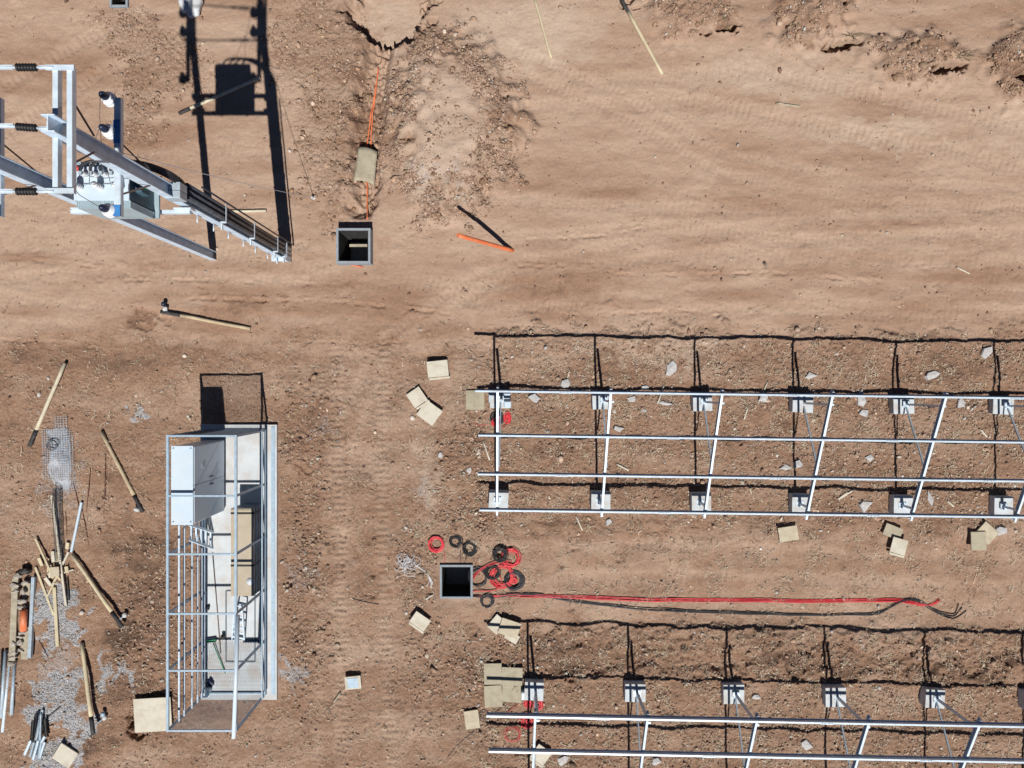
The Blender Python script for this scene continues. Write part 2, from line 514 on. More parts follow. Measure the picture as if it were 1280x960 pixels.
# colour zones (what the soil is made of there, with some shade painted in)
damp_shade = np.zeros_like(PX)
for cx, cy, rx, ry, a in [(205, 670, 34, 26, .6), (640, 590, 26, 20, .3), (1010, 545, 60, 14, .35), (860, 610, 50, 12, .35), (1150, 610, 50, 12, .35), (170, 665, 34, 26, .8), (158, 795, 22, 26, .9), (448, 118, 6, 66, .55), (455, 60, 14, 12, .4), (430, 266, 22, 10, .5), (474, 304, 12, 14, .55), (640, 160, 18, 30, .35), (410, 275, 10, 20, .4), (300, 378, 70, 6, .3), (180, 340, 90, 8, .25), (132, 925, 30, 26, .85), (175, 398, 22, 10, .9),  # narrow strip on the trench's left wall and side heap ellipse are painted shade
                          (695, 805, 46, 22, .7), (760, 822, 90, 14, .45), (800, 806, 60, 12, .3), (975, 823, 42, 14, .75), (1090, 830, 80, 18, .5), (1210, 838, 70, 13, .65),
                          (700, 522, 40, 12, .45), (930, 545, 40, 18, .3), (470, 705, 24, 50, .5), (600, 838, 40, 16, .5),
                          (690, 555, 30, 20, .4), (180, 740, 40, 40, .4), (600, 880, 60, 80, .3), (590, 600, 40, 50, .3), (700, 660, 60, 14, .5),
                          (730, 880, 60, 60, .25), (160, 880, 40, 40, .45), (300, 895, 40, 22, .3), (230, 900, 25, 40, .3)]:
    damp_shade = np.maximum(damp_shade, a * ell(cx, cy, rx, ry, .6))
zr = .17 + .20 * low + .10 * racks - .10 * roadm * .3 + .16 * cabrough + .26 * hp + .10 * leftrough
zr += .12 * rect(590, 330, 1500, 416, 22) + .10 * rect(0, 315, 560, 470, 20)
zr = zr + .55 * damp_shade + (.14 - .05 * low) * field(.4, 5, 5.5, 1.0) + .05 * field(.3, 2.0) * low - .15 * TRK
zr += .12 * low * ell(60, 620, 160, 260, .5) + .10 * ell(1150, 380, 260, 30, .6) + .16 * ell(700, 385, 45, 26, .3) - .12 * ell(780, 380, 40, 22, .4) + .10 * ell(1240, 330, 60, 24, .5) + .10 * ell(870, 130, 30, 18, .4)
pale = np.zeros_like(PX)
for cx, cy, rx, ry, a in [(487, 18, 40, 36, .42), (660, 40, 90, 50, .45), (980, 95, 120, 26, .35), (1270, 160, 50, 40, .3), (555, 165, 55, 75, .45), (535, 225, 35, 30, .5),
                          (1110, 165, 120, 12, .35), (560, 105, 30, 30, .25), (730, 440, 60, 12, .3), (830, 440, 70, 14, .45), (700, 130, 300, 90, .12),
                          (535, 600, 14, 60, .4), (575, 480, 30, 30, .25), (900, 690, 200, 14, .15), (1100, 790, 200, 8, .3), (1200, 560, 60, 30, .2)]:
    pale = np.maximum(pale, a * ell(cx, cy, rx, ry, .6))
grav = np.zeros_like(PX)
for x0, y0, x1, y1, a in [(48, 742, 98, 806, .95), (40, 848, 100, 905, 1.0), (36, 928, 100, 970, .8), (78, 888, 112, 934, .75), (170, 0, 0, 0, 0)]:
    if a: grav = np.maximum(grav, a * rect(x0, y0, x1, y1, 7))
for cx, cy, rx, ry, a in [(75, 830, 26, 24, .4), (130, 840, 9, 30, .75), (155, 842, 12, 10, .75), (178, 521, 12, 8, .8), (75, 590, 24, 60, .35),
                          (365, 840, 22, 16, .55), (405, 535, 20, 16, .3), (380, 720, 14, 30, .3), (528, 610, 10, 30, .35), (545, 220, 40, 25, .3)]:
    grav = np.maximum(grav, a * ell(cx, cy, rx, ry, .5))
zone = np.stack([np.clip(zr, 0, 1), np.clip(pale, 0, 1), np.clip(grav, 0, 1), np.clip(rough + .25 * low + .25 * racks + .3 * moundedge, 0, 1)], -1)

# one sheet: fine inside the picture, coarser and coarser out to the horizon
ext = np.array([.05, .1, .2, .4, .8, 1.6, 3, 6, 12, 25, 50, 100, 200, 400.])
ext = np.cumsum(ext)
ax_ = np.concatenate([X0 - ext[::-1], gx, X1 + ext]); ay_ = np.concatenate([Y0 - ext[::-1], gy, Y1 + ext])
ne = len(ext)
FX, FY = np.meshgrid(ax_, ay_)
ix = np.clip(np.arange(len(ax_)) - ne, 0, nx - 1); iy = np.clip(np.arange(len(ay_)) - ne, 0, ny - 1)
FZ = Z[np.ix_(iy, ix)]
dist = np.maximum(np.maximum(X0 - FX, FX - X1), np.maximum(Y0 - FY, FY - Y1))
FZ = FZ * np.exp(-np.maximum(dist, 0) / .6)
FC = zone[np.ix_(iy, ix)].copy()
ff = np.exp(-np.maximum(dist, 0) / 2.0)[..., None]
FC = FC * ff + np.array([.25, .05, 0, .3]) * (1 - ff)
nX, nY = len(ax_), len(ay_)


def grid_mesh(name, X, Y, Zz):
    n1, n0 = X.shape
    me = bpy.data.meshes.new(name)
    co = np.stack([X, Y, Zz], -1).reshape(-1, 3).astype(np.float32)
    idx = np.arange(n1 * n0).reshape(n1, n0)
    q = np.stack([idx[:-1, :-1], idx[:-1, 1:], idx[1:, 1:], idx[1:, :-1]], -1).reshape(-1).astype(np.int32)
    me.vertices.add(len(co)); me.vertices.foreach_set('co', co.ravel())
    me.loops.add(len(q)); me.loops.foreach_set('vertex_index', q)
    nf = len(q) // 4
    me.polygons.add(nf); me.polygons.foreach_set('loop_start', np.arange(nf, dtype=np.int32) * 4)
    me.polygons.foreach_set('use_smooth', np.ones(nf, dtype=bool))
    me.update(calc_edges=True)
    return me


me = grid_mesh('ground', FX, FY, FZ)
ca = me.color_attributes.new('zone', 'FLOAT_COLOR', 'POINT')
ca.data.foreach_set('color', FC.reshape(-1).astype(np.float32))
me.materials.append(M['soil'])
go = bpy.data.objects.new('ground', me); C.objects.link(go)
tag(go, None, None, kind='structure')


# ------------------------------------------------------------------ loose stuff lying on the soil
def raw_mesh(name, co, faces_flat, nper, mat, tone=None, smooth=False):
    me = bpy.data.meshes.new(name)
    me.vertices.add(len(co)); me.vertices.foreach_set('co', co.astype(np.float32).ravel())
    me.loops.add(len(faces_flat)); me.loops.foreach_set('vertex_index', faces_flat.astype(np.int32))
    nf = len(faces_flat) // nper
    me.polygons.add(nf); me.polygons.foreach_set('loop_start', np.arange(nf, dtype=np.int32) * nper)
    if smooth: me.polygons.foreach_set('use_smooth', np.ones(nf, dtype=bool))
    me.update(calc_edges=True)
    if tone is not None:
        ca = me.color_attributes.new('tone', 'FLOAT_COLOR', 'POINT')
        ca.data.foreach_set('color', np.concatenate([tone, np.ones((len(tone), 1))], 1).astype(np.float32).ravel())
    me.materials.append(mat)
    o = bpy.data.objects.new(name, me); C.objects.link(o)
    return o


def sample(density, n):
    d = density.ravel().astype(np.float64); cdf = np.cumsum(d); cdf /= cdf[-1]
    k = np.searchsorted(cdf, rng.random(n))
    j, i = np.divmod(np.clip(k, 0, nx * ny - 1), nx)
    x = gx[i] + (rng.random(n) - .5) * STEP; y = gy[j] + (rng.random(n) - .5) * STEP
    return x, y, Z[j, i]


t = (1 + 5 ** .5) / 2
ICO = np.array([(-1, t, 0), (1, t, 0), (-1, -t, 0), (1, -t, 0), (0, -1, t), (0, 1, t), (0, -1, -t), (0, 1, -t), (t, 0, -1), (t, 0, 1), (-t, 0, -1), (-t, 0, 1)]) / math.sqrt(1 + t * t)
ICF = np.array([(0, 11, 5), (0, 5, 1), (0, 1, 7), (0, 7, 10), (0, 10, 11), (1, 5, 9), (5, 11, 4), (11, 10, 2), (10, 7, 6), (7, 1, 8), (3, 9, 4), (3, 4, 2), (3, 2, 6), (3, 6, 8), (3, 8, 9), (4, 9, 5), (2, 4, 11), (6, 2, 10), (8, 6, 7), (9, 8, 1)])

blocked = (Z < -.7) | (rect(252, 529, 348, 874, 1, False) > .5)
for bx0, by0, bx1, by1 in [(419, 284, 471, 338), (545, 700, 594, 752)]:
    blocked |= (PX > bx0) & (PX < bx1) & (PY > by0) & (PY < by1)


def scatter_rocks(name, dens, n, r0, sig, rmax, tones, mat, flat_=.75, sink=.25):
    dens = np.where(blocked, 0, dens)
    x, y, z = sample(dens, n)
    r = np.minimum(r0 * np.exp(sig * rng.standard_normal(n)), rmax)
    v = ICO[None] * (1 + .30 * rng.standard_normal((n, 12, 1)).clip(-1.5, 1.5))
    v = v * (np.stack([1 + .3 * rng.standard_normal(n), 1 + .3 * rng.standard_normal(n), np.full(n, flat_)], -1).clip(.5, 1.7))[:, None]
    a = rng.random(n) * 2 * PI; ca, sa = np.cos(a), np.sin(a)
    vx = v[..., 0] * ca[:, None] - v[..., 1] * sa[:, None]; vy = v[..., 0] * sa[:, None] + v[..., 1] * ca[:, None]
    co = np.stack([vx * r[:, None] + x[:, None], vy * r[:, None] + y[:, None], v[..., 2] * r[:, None] + (z + r * flat_ * (1 - 2 * sink) * .6)[:, None]], -1).reshape(-1, 3)
    fc = (ICF[None] + (np.arange(n) * 12)[:, None, None]).ravel()
    tones = np.array(tones); ti = rng.integers(0, len(tones), n)
    tc = tones[ti] * (1 + .18 * rng.standard_normal((n, 1))).clip(.5, 1.5)
    tone = np.repeat(tc, 12, 0)
    return raw_mesh(name, co, fc, 3, mat, tone)


M['clods'] = clod_material('loose_soil', None)
inframe = rect(-20, -20, 1300, 980, 10, False)
dn = inframe * (.025 + .06 * low +   .36 * racks + 3.0 * moundedge + .5 * mound + 1.3 * hp + .9 * leftrough + .6 * cabrough + .9 * lowrough - .08 * roadm)
dn = np.clip(dn, .01, None) * np.clip(.35 + .75 * field(.3, 2.0), .03, None)
tag(scatter_rocks('soil_clods', dn, 60000, .013, .5, .06,
                  [(.31, .205, .15), (.36, .25, .185), (.26, .16, .115), (.42, .31, .235), (.22, .135, .098)], M['clods']),
    'crumbled brown soil clods strewn over the dry site ground', None, kind='stuff')
dn2 = inframe * (.012 + .05 * low + .3 * cabrough + .15 * racks + .5 * moundedge + .2 * hp + .3 * lowrough) * np.clip(.3 + .8 * field(.25, 1.5), .02, None)
tag(scatter_rocks('pale_stones', dn2, 6500, .016, .5, .055,
                  [(.42, .34, .27), (.46, .40, .34), (.40, .32, .25), (.43, .41, .38)], M['clods']),
    'small pale stones strewn over the dry brown soil', None, kind='stuff')
dg = inframe * np.clip(grav, 0, 1) ** 2
tag(scatter_rocks('gravel', dg, 9000, .011, .3, .03,
                  [(.42, .42, .44), (.36, .36, .37), (.46, .46, .47), (.32, .31, .31)], M['clods']),
    'grey crushed gravel spread beside the timber and steel piles', None, kind='stuff')
dbig = inframe * (1.2 * moundedge + 1.0 * hp + .5 * leftrough + .2 * cabrough + .15 * lowrough + .08 * racks) * np.clip(.2 + field(.3, 1.2), 0, None)
tag(scatter_rocks('soil_lumps', dbig, 2600, .035, .35, .09,
                  [(.30, .205, .14), (.36, .25, .175), (.27, .17, .11)], M['clods'], .7, .3),
    'larger soil lumps on the spoil heaps and trench sides', None, kind='stuff')


def scatter_straw(name, dens, n, l0, w0, tones, mat):
    dens = np.where(blocked, 0, dens)
    x, y, z = sample(dens, n)
    L = l0 * np.exp(.5 * rng.standard_normal(n)); w = w0 * np.exp(.3 * rng.standard_normal(n))
    a = rng.random(n) * PI; bend = .5 * rng.standard_normal(n)
    ts = np.array([-1, 0, 1.])
    vs = []
    for s in (-1, 1):
        for q in ts:
            aa = a + bend * q
            px = x + np.cos(aa) * q * L / 2 - np.sin(a) * s * w / 2
            py = y + np.sin(aa) * q * L / 2 + np.cos(a) * s * w / 2
            pz = z + .012 + (.02 * (1 - abs(q)) + .01 * rng.random(n))
            vs.append(np.stack([px, py, pz], -1))
    co = np.stack(vs, 1).reshape(-1, 3)
    f = np.array([(0, 1, 4, 3), (1, 2, 5, 4)])
    fc = (f[None] + (np.arange(n) * 6)[:, None, None]).ravel()
    tones = np.array(tones); tc = tones[rng.integers(0, len(tones), n)] * (1 + .15 * rng.standard_normal((n, 1))).clip(.5, 1.5)
    return raw_mesh(name, co, fc, 4, mat, np.repeat(tc, 6, 0))


ds = inframe * (.03 + .50 * low + 1.0 * racks + .4 * lowrough + .3 * roadm) * np.clip(.3 + .8 * field(.25, 1.6), .02, None)
tag(scatter_straw('dry_straw', ds, 52000, .06, .0085,
                  [(.50, .41, .30), (.56, .48, .38), (.42, .33, .24), (.40, .31, .23), (.16, .10, .07)], M['clods']),
    'dry straw and stubble bits littering the soil under the frames', None, kind='stuff')


# ------------------------------------------------------------------ solar frames
def rack(ox, oy, rot_deg, n, label, seed, pp=124.5, sh=0.0):
    """ox,oy: photo pixel of first rear footing on the ground, frames run to the right"""
    o = P(ox, oy); a = -math.radians(rot_deg)
    ex = Vector((math.cos(a), math.sin(a), 0)); ey = Vector((-math.sin(a), math.cos(a), 0))
    rs = random.Random(seed)
    root = thing('solar_frame', label, 'solar frame', (o.x, o.y, 0))
    pitch = pp / K
    front = -124.5 / K
    yN, hN = .245, 2.26; yS, hS = -2.93, .85
    tilt = (hN - hS) / (yN - yS)

    def W(u, v, h): return o + ex * u + ey * v + Vector((0, 0, h))
    def hr(v): return hN - .065 + (v - yN) * tilt - .05     # rafter axis height
    for i in range(n):
        u = i * pitch + rs.uniform(-.03, .03)
        for v, sz in ((0, .55), (front, .53)):
            c = W(u + .03, v, 0); g0 = gz(c.x, c.y)
            m = MB(); m.box((c.x, c.y, g0 + .04), (sz + rs.uniform(-.03, .03), .51 + rs.uniform(-.03, .03), .46), a + rs.uniform(-.05, .05))
            m.build('footing', M['footing'], root, bevel=.012)
        for v in (0, front):
            top = hr(v) - .02
            m = MB(); du = .075 if v == 0 else .0
            m.bar(W(u + du, v, .26), W(u + du, v, top), .07, .05, (0, 1, 0))
            m.box(W(u + du, v, .285), (.20, .17, .014), a)
            for sx in (-.075, .075):
                for sy in (-.06, .06):
                    m.tube([W(u + du + sx, v + sy, .28), W(u + du + sx, v + sy, .33)], .01, 6)
            m.build('leg', M['galv'], root)
        m = MB(); m.bar(W(u + .055, -.08, .30), W(u + .05, -1.72, hr(-1.72)), .036, .036)
        m.build('brace', M['galv_dull'], root)
        m = MB()
        a0 = W(u, yN + .10, hr(yN + .10)); a1 = W(u, yS - .16, hr(yS - .16))
        up = (a1 - a0).normalized().cross(ex).normalized(); up = up if up.z > 0 else -up
        m.bar(a0 + up * .055, a1 + up * .055, .056, .009); m.bar(a0 - up * .055, a1 - up * .055, .056, .009)
        m.bar(a0 + ex * .024, a1 + ex * .024, .008, .101)
        m.build('rafter', M['galv'], root)
    for k, (v, x0) in enumerate(((yN, -.56), (-.88, -.50), (-1.92, -.52), (yS, -.48))):
        h = hr(v) + .06 + .064
        m = MB(); p = W(x0 + sh, v, h); q = W(n * pitch - 2.0, v, h)
        # Z section: top flange to the low side, bottom flange to the high side
        for dv, w, hh, dz in ((0, .008, .125, 0), (-.022, .036, .008, .0585), (.020, .032, .008, -.0585), (-.036, .008, .02, .0445)):
            m.bar(p + ey * dv + Vector((0, 0, dz)), q + ey * dv + Vector((0, 0, dz)), w, hh)
        for i in range(n):
            u = i * pitch
            m.box(W(u, v + .03, h - .050), (.09, .05, .012), a)
            us = u + pitch * (.42 if (i + k) % 2 else .60)
            if i % 2 == k % 2:
                m.bar(W(us - .16, v - .002, h), W(us + .16, v - .002, h), .016, .116); m.bar(W(us - .16, v - .03, h + .0655), W(us + .16, v - .03, h + .0655), .036, .006)
                for q in (-.12, -.05, .05, .12): m.box(W(us + q, v - .03, h + .073), (.022, .022, .010), a)
        m.build('purlin', M['galv'], root)
    return root


R1 = rack(624.5, 498.5, .75, 7, 'long galvanised steel solar frame just below the dirt road, upper one of the two', 3)
R2 = rack(666.5, 858.5, 1.15, 6, 'galvanised steel solar frame on concrete footings cut off by the bottom edge of the photo', 4, 123.6, -.66)


# boxes and coils at the first footings
def ringpts(c, r, z, n=24, a0=0.0, ex=1.0, turns=1.0, jit=0.0, rs=random, dz=0.0):
    out = []
    for k in range(int(n * turns) + 1):
        a = a0 + 2 * PI * k / n
        rr = r * (1 + jit * rs.uniform(-1, 1))
        out.append(Vector((c.x + rr * ex * math.cos(a), c.y + rr * math.sin(a), z + dz * k / (n * turns))))
    return out


def coil(px, py, rpx, mat, label, kind, group, turns=6, thick=.3, cr=.0125, ex=1.0, dz=0.0, z0=0.0):
    c = P(px, py); c.z = max(gz(c.x, c.y), gz(c.x + rpx / K, c.y), gz(c.x - rpx / K, c.y)) + z0
    R = rpx / K; m = MB(); rs = random.Random(int(px * 7 + py))
    for k in range(turns):
        cc = Vector((c.x + rs.uniform(-1, 1) * R * .10, c.y + rs.uniform(-1, 1) * R * .10, 0))
        rr = R * (1 - thick * rs.random())
        m.tube(ringpts(cc, rr, c.z + cr + .012 * (k // 3) + rs.uniform(0, .008), 22, rs.random() * 6, ex * rs.uniform(.88, 1.12), 1.0, .05, rs)[:-1], cr, 6, closed=True)
    o = m.build('cable_coil', mat)
    return tag(o, label, 'cable coil', group)


def cable(px_pts, mat, label, r=.011, name='cable', cat='cable', group=None, lift=.004, z=None):
    pts = []
    for i in range(len(px_pts) - 1):
        p0 = px_pts[max(i - 1, 0)]; p1 = px_pts[i]; p2 = px_pts[i + 1]; p3 = px_pts[min(i + 2, len(px_pts) - 1)]
        L = max(2, int(math.hypot(p2[0] - p1[0], p2[1] - p1[1]) / 6))
        for k in range(L):
            t = k / L
            q = [.5 * (2 * p1[j] + (p2[j] - p0[j]) * t + (2 * p0[j] - 5 * p1[j] + 4 * p2[j] - p3[j]) * t * t + (3 * p1[j] - p0[j] - 3 * p2[j] + p3[j]) * t ** 3) for j in (0, 1)]
            pts.append(q)
    pts.append(px_pts[-1])
    w = []
    for q in pts:
        g = P(*q); w.append(Vector((g.x, g.y, max(gz(g.x, g.y), gz(g.x + .03, g.y), gz(g.x, g.y + .03), gz(g.x, g.y - .03), gz(g.x - .03, g.y)) + r + lift if z is None else z)))
    # ease the line so that it rides over bumps
    for _ in range(2):
        zz = [v.z for v in w]
        for i in range(1, len(w) - 1):
            w[i].z = max(w[i].z, (zz[i - 1] + zz[i + 1]) / 2)
    m = MB(); m.tube(w, r, 6)
    o = m.build(name, mat)
    return tag(o, label, cat, group)


gc = 'cable coils around the cable chamber'
coil(545, 680.5, 10.5, M['red'], 'red cable coil lying alone above the left corner of the square cable chamber', 'red', gc, 9, .42)
coil(569.5, 677, 8.2, M['black'], 'small black cable coil, left one of the two touching black coils above the chamber', 'black', gc, 8, .4)
coil(587, 685.5, 9.4, M['black'], 'black cable coil, right one of the two touching black coils above the chamber', 'black', gc, 10, .45)
coil(638.5, 697, 11.5, M['red'], 'red cable coil half hidden under a small black coil near the upper frame', 'red', gc, 9, .38, .012)
coil(625.5, 692, 9.0, M['black'], 'small black cable coil lying on top of a red coil', 'black', gc, 9, .45, .012, z0=.10)
coil(628, 720, 14.5, M['red'], 'red cable coil under the large grey coil, right of the chamber', 'red', gc, 9, .34, .012)
coil(598.5, 721, 13.0, M['blackcable'], 'loose open loop of black cable at the right edge of the chamber', 'black', gc, 5, .25, .011, .92)
coil(615.5, 714, 9.5, M['black'], 'black cable coil between the open loop and the red coil', 'black', gc, 8, .4, .012, z0=.02)
coil(642.5, 725, 12.2, M['blackcable'], 'large dark grey cable coil with a red coil lying inside it', 'black', gc, 10, .36, .013, z0=.03)
coil(642.5, 725.5, 5.2, M['red'], 'small tight red cable coil lying inside the large dark grey coil', 'red', gc, 8, .75, .012, z0=.02)
coil(609, 750.5, 8.3, M['blackcable'], 'small dark cable coil lying below the long red cable', 'black', gc, 7, .4)
coil(622, 522, 9, M['black'], 'black cable coil hanging loosely below the first footing of the upper frame', 'black', 'cable coils by the frame footings', 9, .6)
coil(620, 527, 5.5, M['red'], 'small red cable coil inside the black coil under the upper frame', 'red', 'cable coils by the frame footings', 7, .6, z0=.02)
coil(634, 521.5, 8.5, M['red'], 'narrow red cable coil right of the first post of the upper frame', 'red', 'cable coils by the frame footings', 10, .8, .012, .55)
coil(661, 878, 7.5, M['red'], 'red cable coil left of the post at the first footing of the lower frame', 'red', 'cable coils by the frame footings', 9, .75, .012)
coil(673, 880, 7.0, M['red'], 'red cable coil right of the post at the first footing of the lower frame', 'red', 'cable coils by the frame footings', 9, .7, .012, .8)
coil(659, 901, 10.5, M['red'], 'big crimson cable coil just below the top purlin of the lower frame', 'red', 'cable coils by the frame footings', 13, .85, .012)
coil(641, 917, 10.5, M['red'], 'thin loose red wire loop on the soil left of the lower frame', 'red', 'cable coils by the frame footings', 3, .3, .006)
coil(605, 893, 6, M['blackcable'], 'thin black wire loop at the left end of the lower frame', 'black', 'cable coils by the frame footings', 2, .1, .006)

redl = ['uppermost', 'second', 'third', 'lowest']
rr_ = random.Random(5)
for k in range(4):
    off = (k - 1.5) * 1.25
    pts = [(587, 742 + k), (604, 745 + off * .6), (622, 745 + off * .7), (655, 744.2 + off * .8), (700, 745 + off), (745, 747.5 + off), (800, 748.8 + off), (880, 750.2 + off), (960, 751 + off), (1040, 750.6 + off), (1100, 750 + off), (1125, 751 + off), (1152, 756 + off * .5), (1166, 757 - k), (1175, 752 - k * 1.2)]
    pts = [(a + rr_.uniform(-1, 1), b + rr_.uniform(-.5, .5)) for a, b in pts]
    cable(pts, M['red'], f'long red cable running right from the chamber, {redl[k]} strand of the four red ones', .0105, group='long cables from the chamber')
for k in range(3):
    off = (k - 1) * 1.5
    pts = [(587, 743 + k * .8), (620, 746 + off), (660, 742 + off), (690, 746 + off), (730, 753 + off), (780, 758.5 + off), (830, 762 + off), (870, 764 + off), (930, 766 + off * .8), (1000, 768.6 + off * .6), (1060, 768.6 + off * .5), (1095, 766 + off), (1115, 757 + off), (1130, 750.5 + off), (1147, 750 + off), (1160, 758 + off), (1178, 768 + off * 1.5), (1192, 770.5 + off * 2), (1199 + off * 2, 766 + off * 2), (1203 + off * 3, 759 + off * 3)]
    pts = [(a + rr_.uniform(-1, 1), b + rr_.uniform(-.7, .7)) for a, b in pts]
    cable(pts, M['blackcable'], f'long black cable sagging below the red cables, {["upper", "middle", "lower"][k]} strand of the three', .0115, group='long cables from the chamber')
cable([(587, 731), (594, 720), (604, 710), (618, 704), (632, 703), (645, 706)], M['red'], 'red cable arching from the chamber to the red coils, inner strand', .012, group='short cables around the chamber', lift=.03)
cable([(586, 728), (596, 714), (610, 705), (625, 700), (640, 701)], M['red'], 'red cable arching from the chamber to the red coils, outer strand', .012, group='short cables around the chamber', lift=.03)
cable([(588, 739), (600, 738), (614, 738), (624, 735), (627, 728), (625, 718)], M['red'], 'red cable curling from the lower chamber corner up to the red coil', .013, group='short cables around the chamber', lift=.02)
cable([(555, 688), (556, 697), (555, 706)], M['red'], 'thin red cable from the lone red coil down into the chamber', .007, group='short cables around the chamber')
cable([(575, 686), (576, 697), (575, 705)], M['blackcable'], 'thin black cable from the left black coil down into the chamber', .007, group='short cables around the chamber')
cable([(584, 693), (582, 700), (580, 706)], M['blackcable'], 'thin black cable from the right black coil down into the chamber', .007, group='short cables around the chamber')
cable([(560, 945), (575, 928), (600, 910), (612, 897), (624, 885), (634, 872), (646, 851)], M['blackcable'], 'thin black wire running over the plywood sheets beside the lower frame', .006)
cable([(592, 528), (600, 532), (612, 530), (622, 536), (632, 531)], M['red'], 'thin red wire tangled on the soil under the upper frame', .006)
cable([(625, 896), (636, 888), (648, 880), (655, 874)], M['red'], 'thin red wire trailing from the plywood to the lower frame coils', .006)
cable([(441, 748), (455, 751), (474, 755)], M['blackcable'], 'short bit of dark wire on bare soil between cabin and chamber', .008)


def small_box(px, py, h0, s, label, mat, rz=0.0):
    c = P(px, py, h0)
    t = thing('junction_box', label, 'junction box', (c.x, c.y, h0), 'junction boxes on the first footings')
    m = MB(); m.box((c.x, c.y, h0 + s[2] / 2), s, rz); m.build('enclosure', M['galv_dull'], t, bevel=.006)
    m = MB(); m.box((c.x, c.y, h0 + s[2] + .009), (s[0] * .78, s[1] * .78, .018), rz); m.build('lid', mat, t, bevel=.004)
    return t


small_box(634.5, 505.5, .262 + gz(0, -.5), (.20, .18, .09), 'square white junction box with grey rim on the first footing of the upper frame', M['white_paint'])
small_box(634, 494.5, .262 + gz(0, -.5), (.19, .14, .09), 'flat white junction box right below the top purlin of the upper frame', M['white_paint'])
small_box(615, 497, gz(-.55, -.4), (.17, .26, .24), 'upright white and blue box beside the first footing of the upper frame', M['white_paint'])
small_box(654.5, 866, gz(.3, -8.5), (.13, .22, .22), 'small white box leaning at the first footing of the lower frame', M['white_paint'])


# ------------------------------------------------------------------ cable chambers
def chamber(x0, y0, x1, y1, ztop, label, extra=None):
    a = P(x0, y1, ztop); b = P(x1, y0, ztop); w = .062
    c = ((a.x + b.x) / 2, (a.y + b.y) / 2, 0)
    t = thing('cable_chamber', label, 'cable chamber', c)
    sx = b.x - a.x; sy = b.y - a.y; zb = -1.2
    m = MB(); zc = (ztop + zb) / 2; hh = ztop - zb
    m.box((a.x + w / 2, c[1], zc), (w, sy, hh)); m.box((b.x - w / 2, c[1], zc), (w, sy, hh))
    m.box((c[0], a.y + w / 2, zc), (sx - 2 * w, w, hh)); m.box((c[0], b.y - w / 2, zc), (sx - 2 * w, w, hh))
    m.build('wall', M['greyconc'], t, bevel=.008)
    m = MB(); m.box((c[0], c[1], zb + .05), (sx - 2 * w - .01, sy - 2 * w - .01, .08)); m.build('floor_slab', M['greyconc'], t)
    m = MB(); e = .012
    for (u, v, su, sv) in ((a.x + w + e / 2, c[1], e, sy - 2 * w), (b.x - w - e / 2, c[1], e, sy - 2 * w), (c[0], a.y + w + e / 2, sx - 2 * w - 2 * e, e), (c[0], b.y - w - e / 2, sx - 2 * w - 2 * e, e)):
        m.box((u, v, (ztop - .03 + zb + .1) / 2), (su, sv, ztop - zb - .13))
    m.build('shade_lining', M['tar'], t)  # near-black inner faces paint in the shade of the deep chamber
    return t


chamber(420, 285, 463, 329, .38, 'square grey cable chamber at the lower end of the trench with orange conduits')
o = MB(); q0 = P(434, 303); o.box((q0.x + .24, q0.y - .02, -.35), (.50, .07, .05)); 
tag(o.build('plank', M['timber_grey']), 'short pale plank wedged across the inside of the trench chamber', 'plank')
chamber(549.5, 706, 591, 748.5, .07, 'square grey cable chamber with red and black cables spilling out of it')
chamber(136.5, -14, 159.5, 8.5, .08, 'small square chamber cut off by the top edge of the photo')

# trench conduits
for k, (p, q, lab) in enumerate((((471, 80), (455.5, 186), 'thin orange conduit in the trench above the sheet, left one'), ((468, 100), (460.5, 186), 'thin orange conduit in the trench above the sheet, right one'))):
    pts = []
    for i in range(13):
        f = i / 12; pts.append((p[0] + (q[0] - p[0]) * f + .5 * math.sin(7 * f + k), p[1] + (q[1] - p[1]) * f))
    cable(pts, M['orange'], lab, .019, 'conduit', 'conduit', 'orange conduits')
cable([(455.5, 186), (456, 205), (457, 232), (457, 250), (459, 274)], M['orange'], 'thin orange conduit running from the sheet down to the trench chamber', .018, 'conduit', 'conduit', 'orange conduits')
cable([(438, 331.5), (445, 332.5), (453, 334)], M['orange'], 'short orange conduit stub lying just below the trench chamber', .02, 'conduit', 'conduit', 'orange conduits')
m = MB(); p0 = P(645, 313); p0.z = gz(p0.x, p0.y) - .15
p1 = P(572.5, 294, 1.85); m.tube([p0.lerp(p1, i / 6) for i in range(7)], .055, 12)
tag(m.build('orange_pipe', M['orange']), 'orange plastic pipe sticking up at a slant from the bare ground', 'pipe')


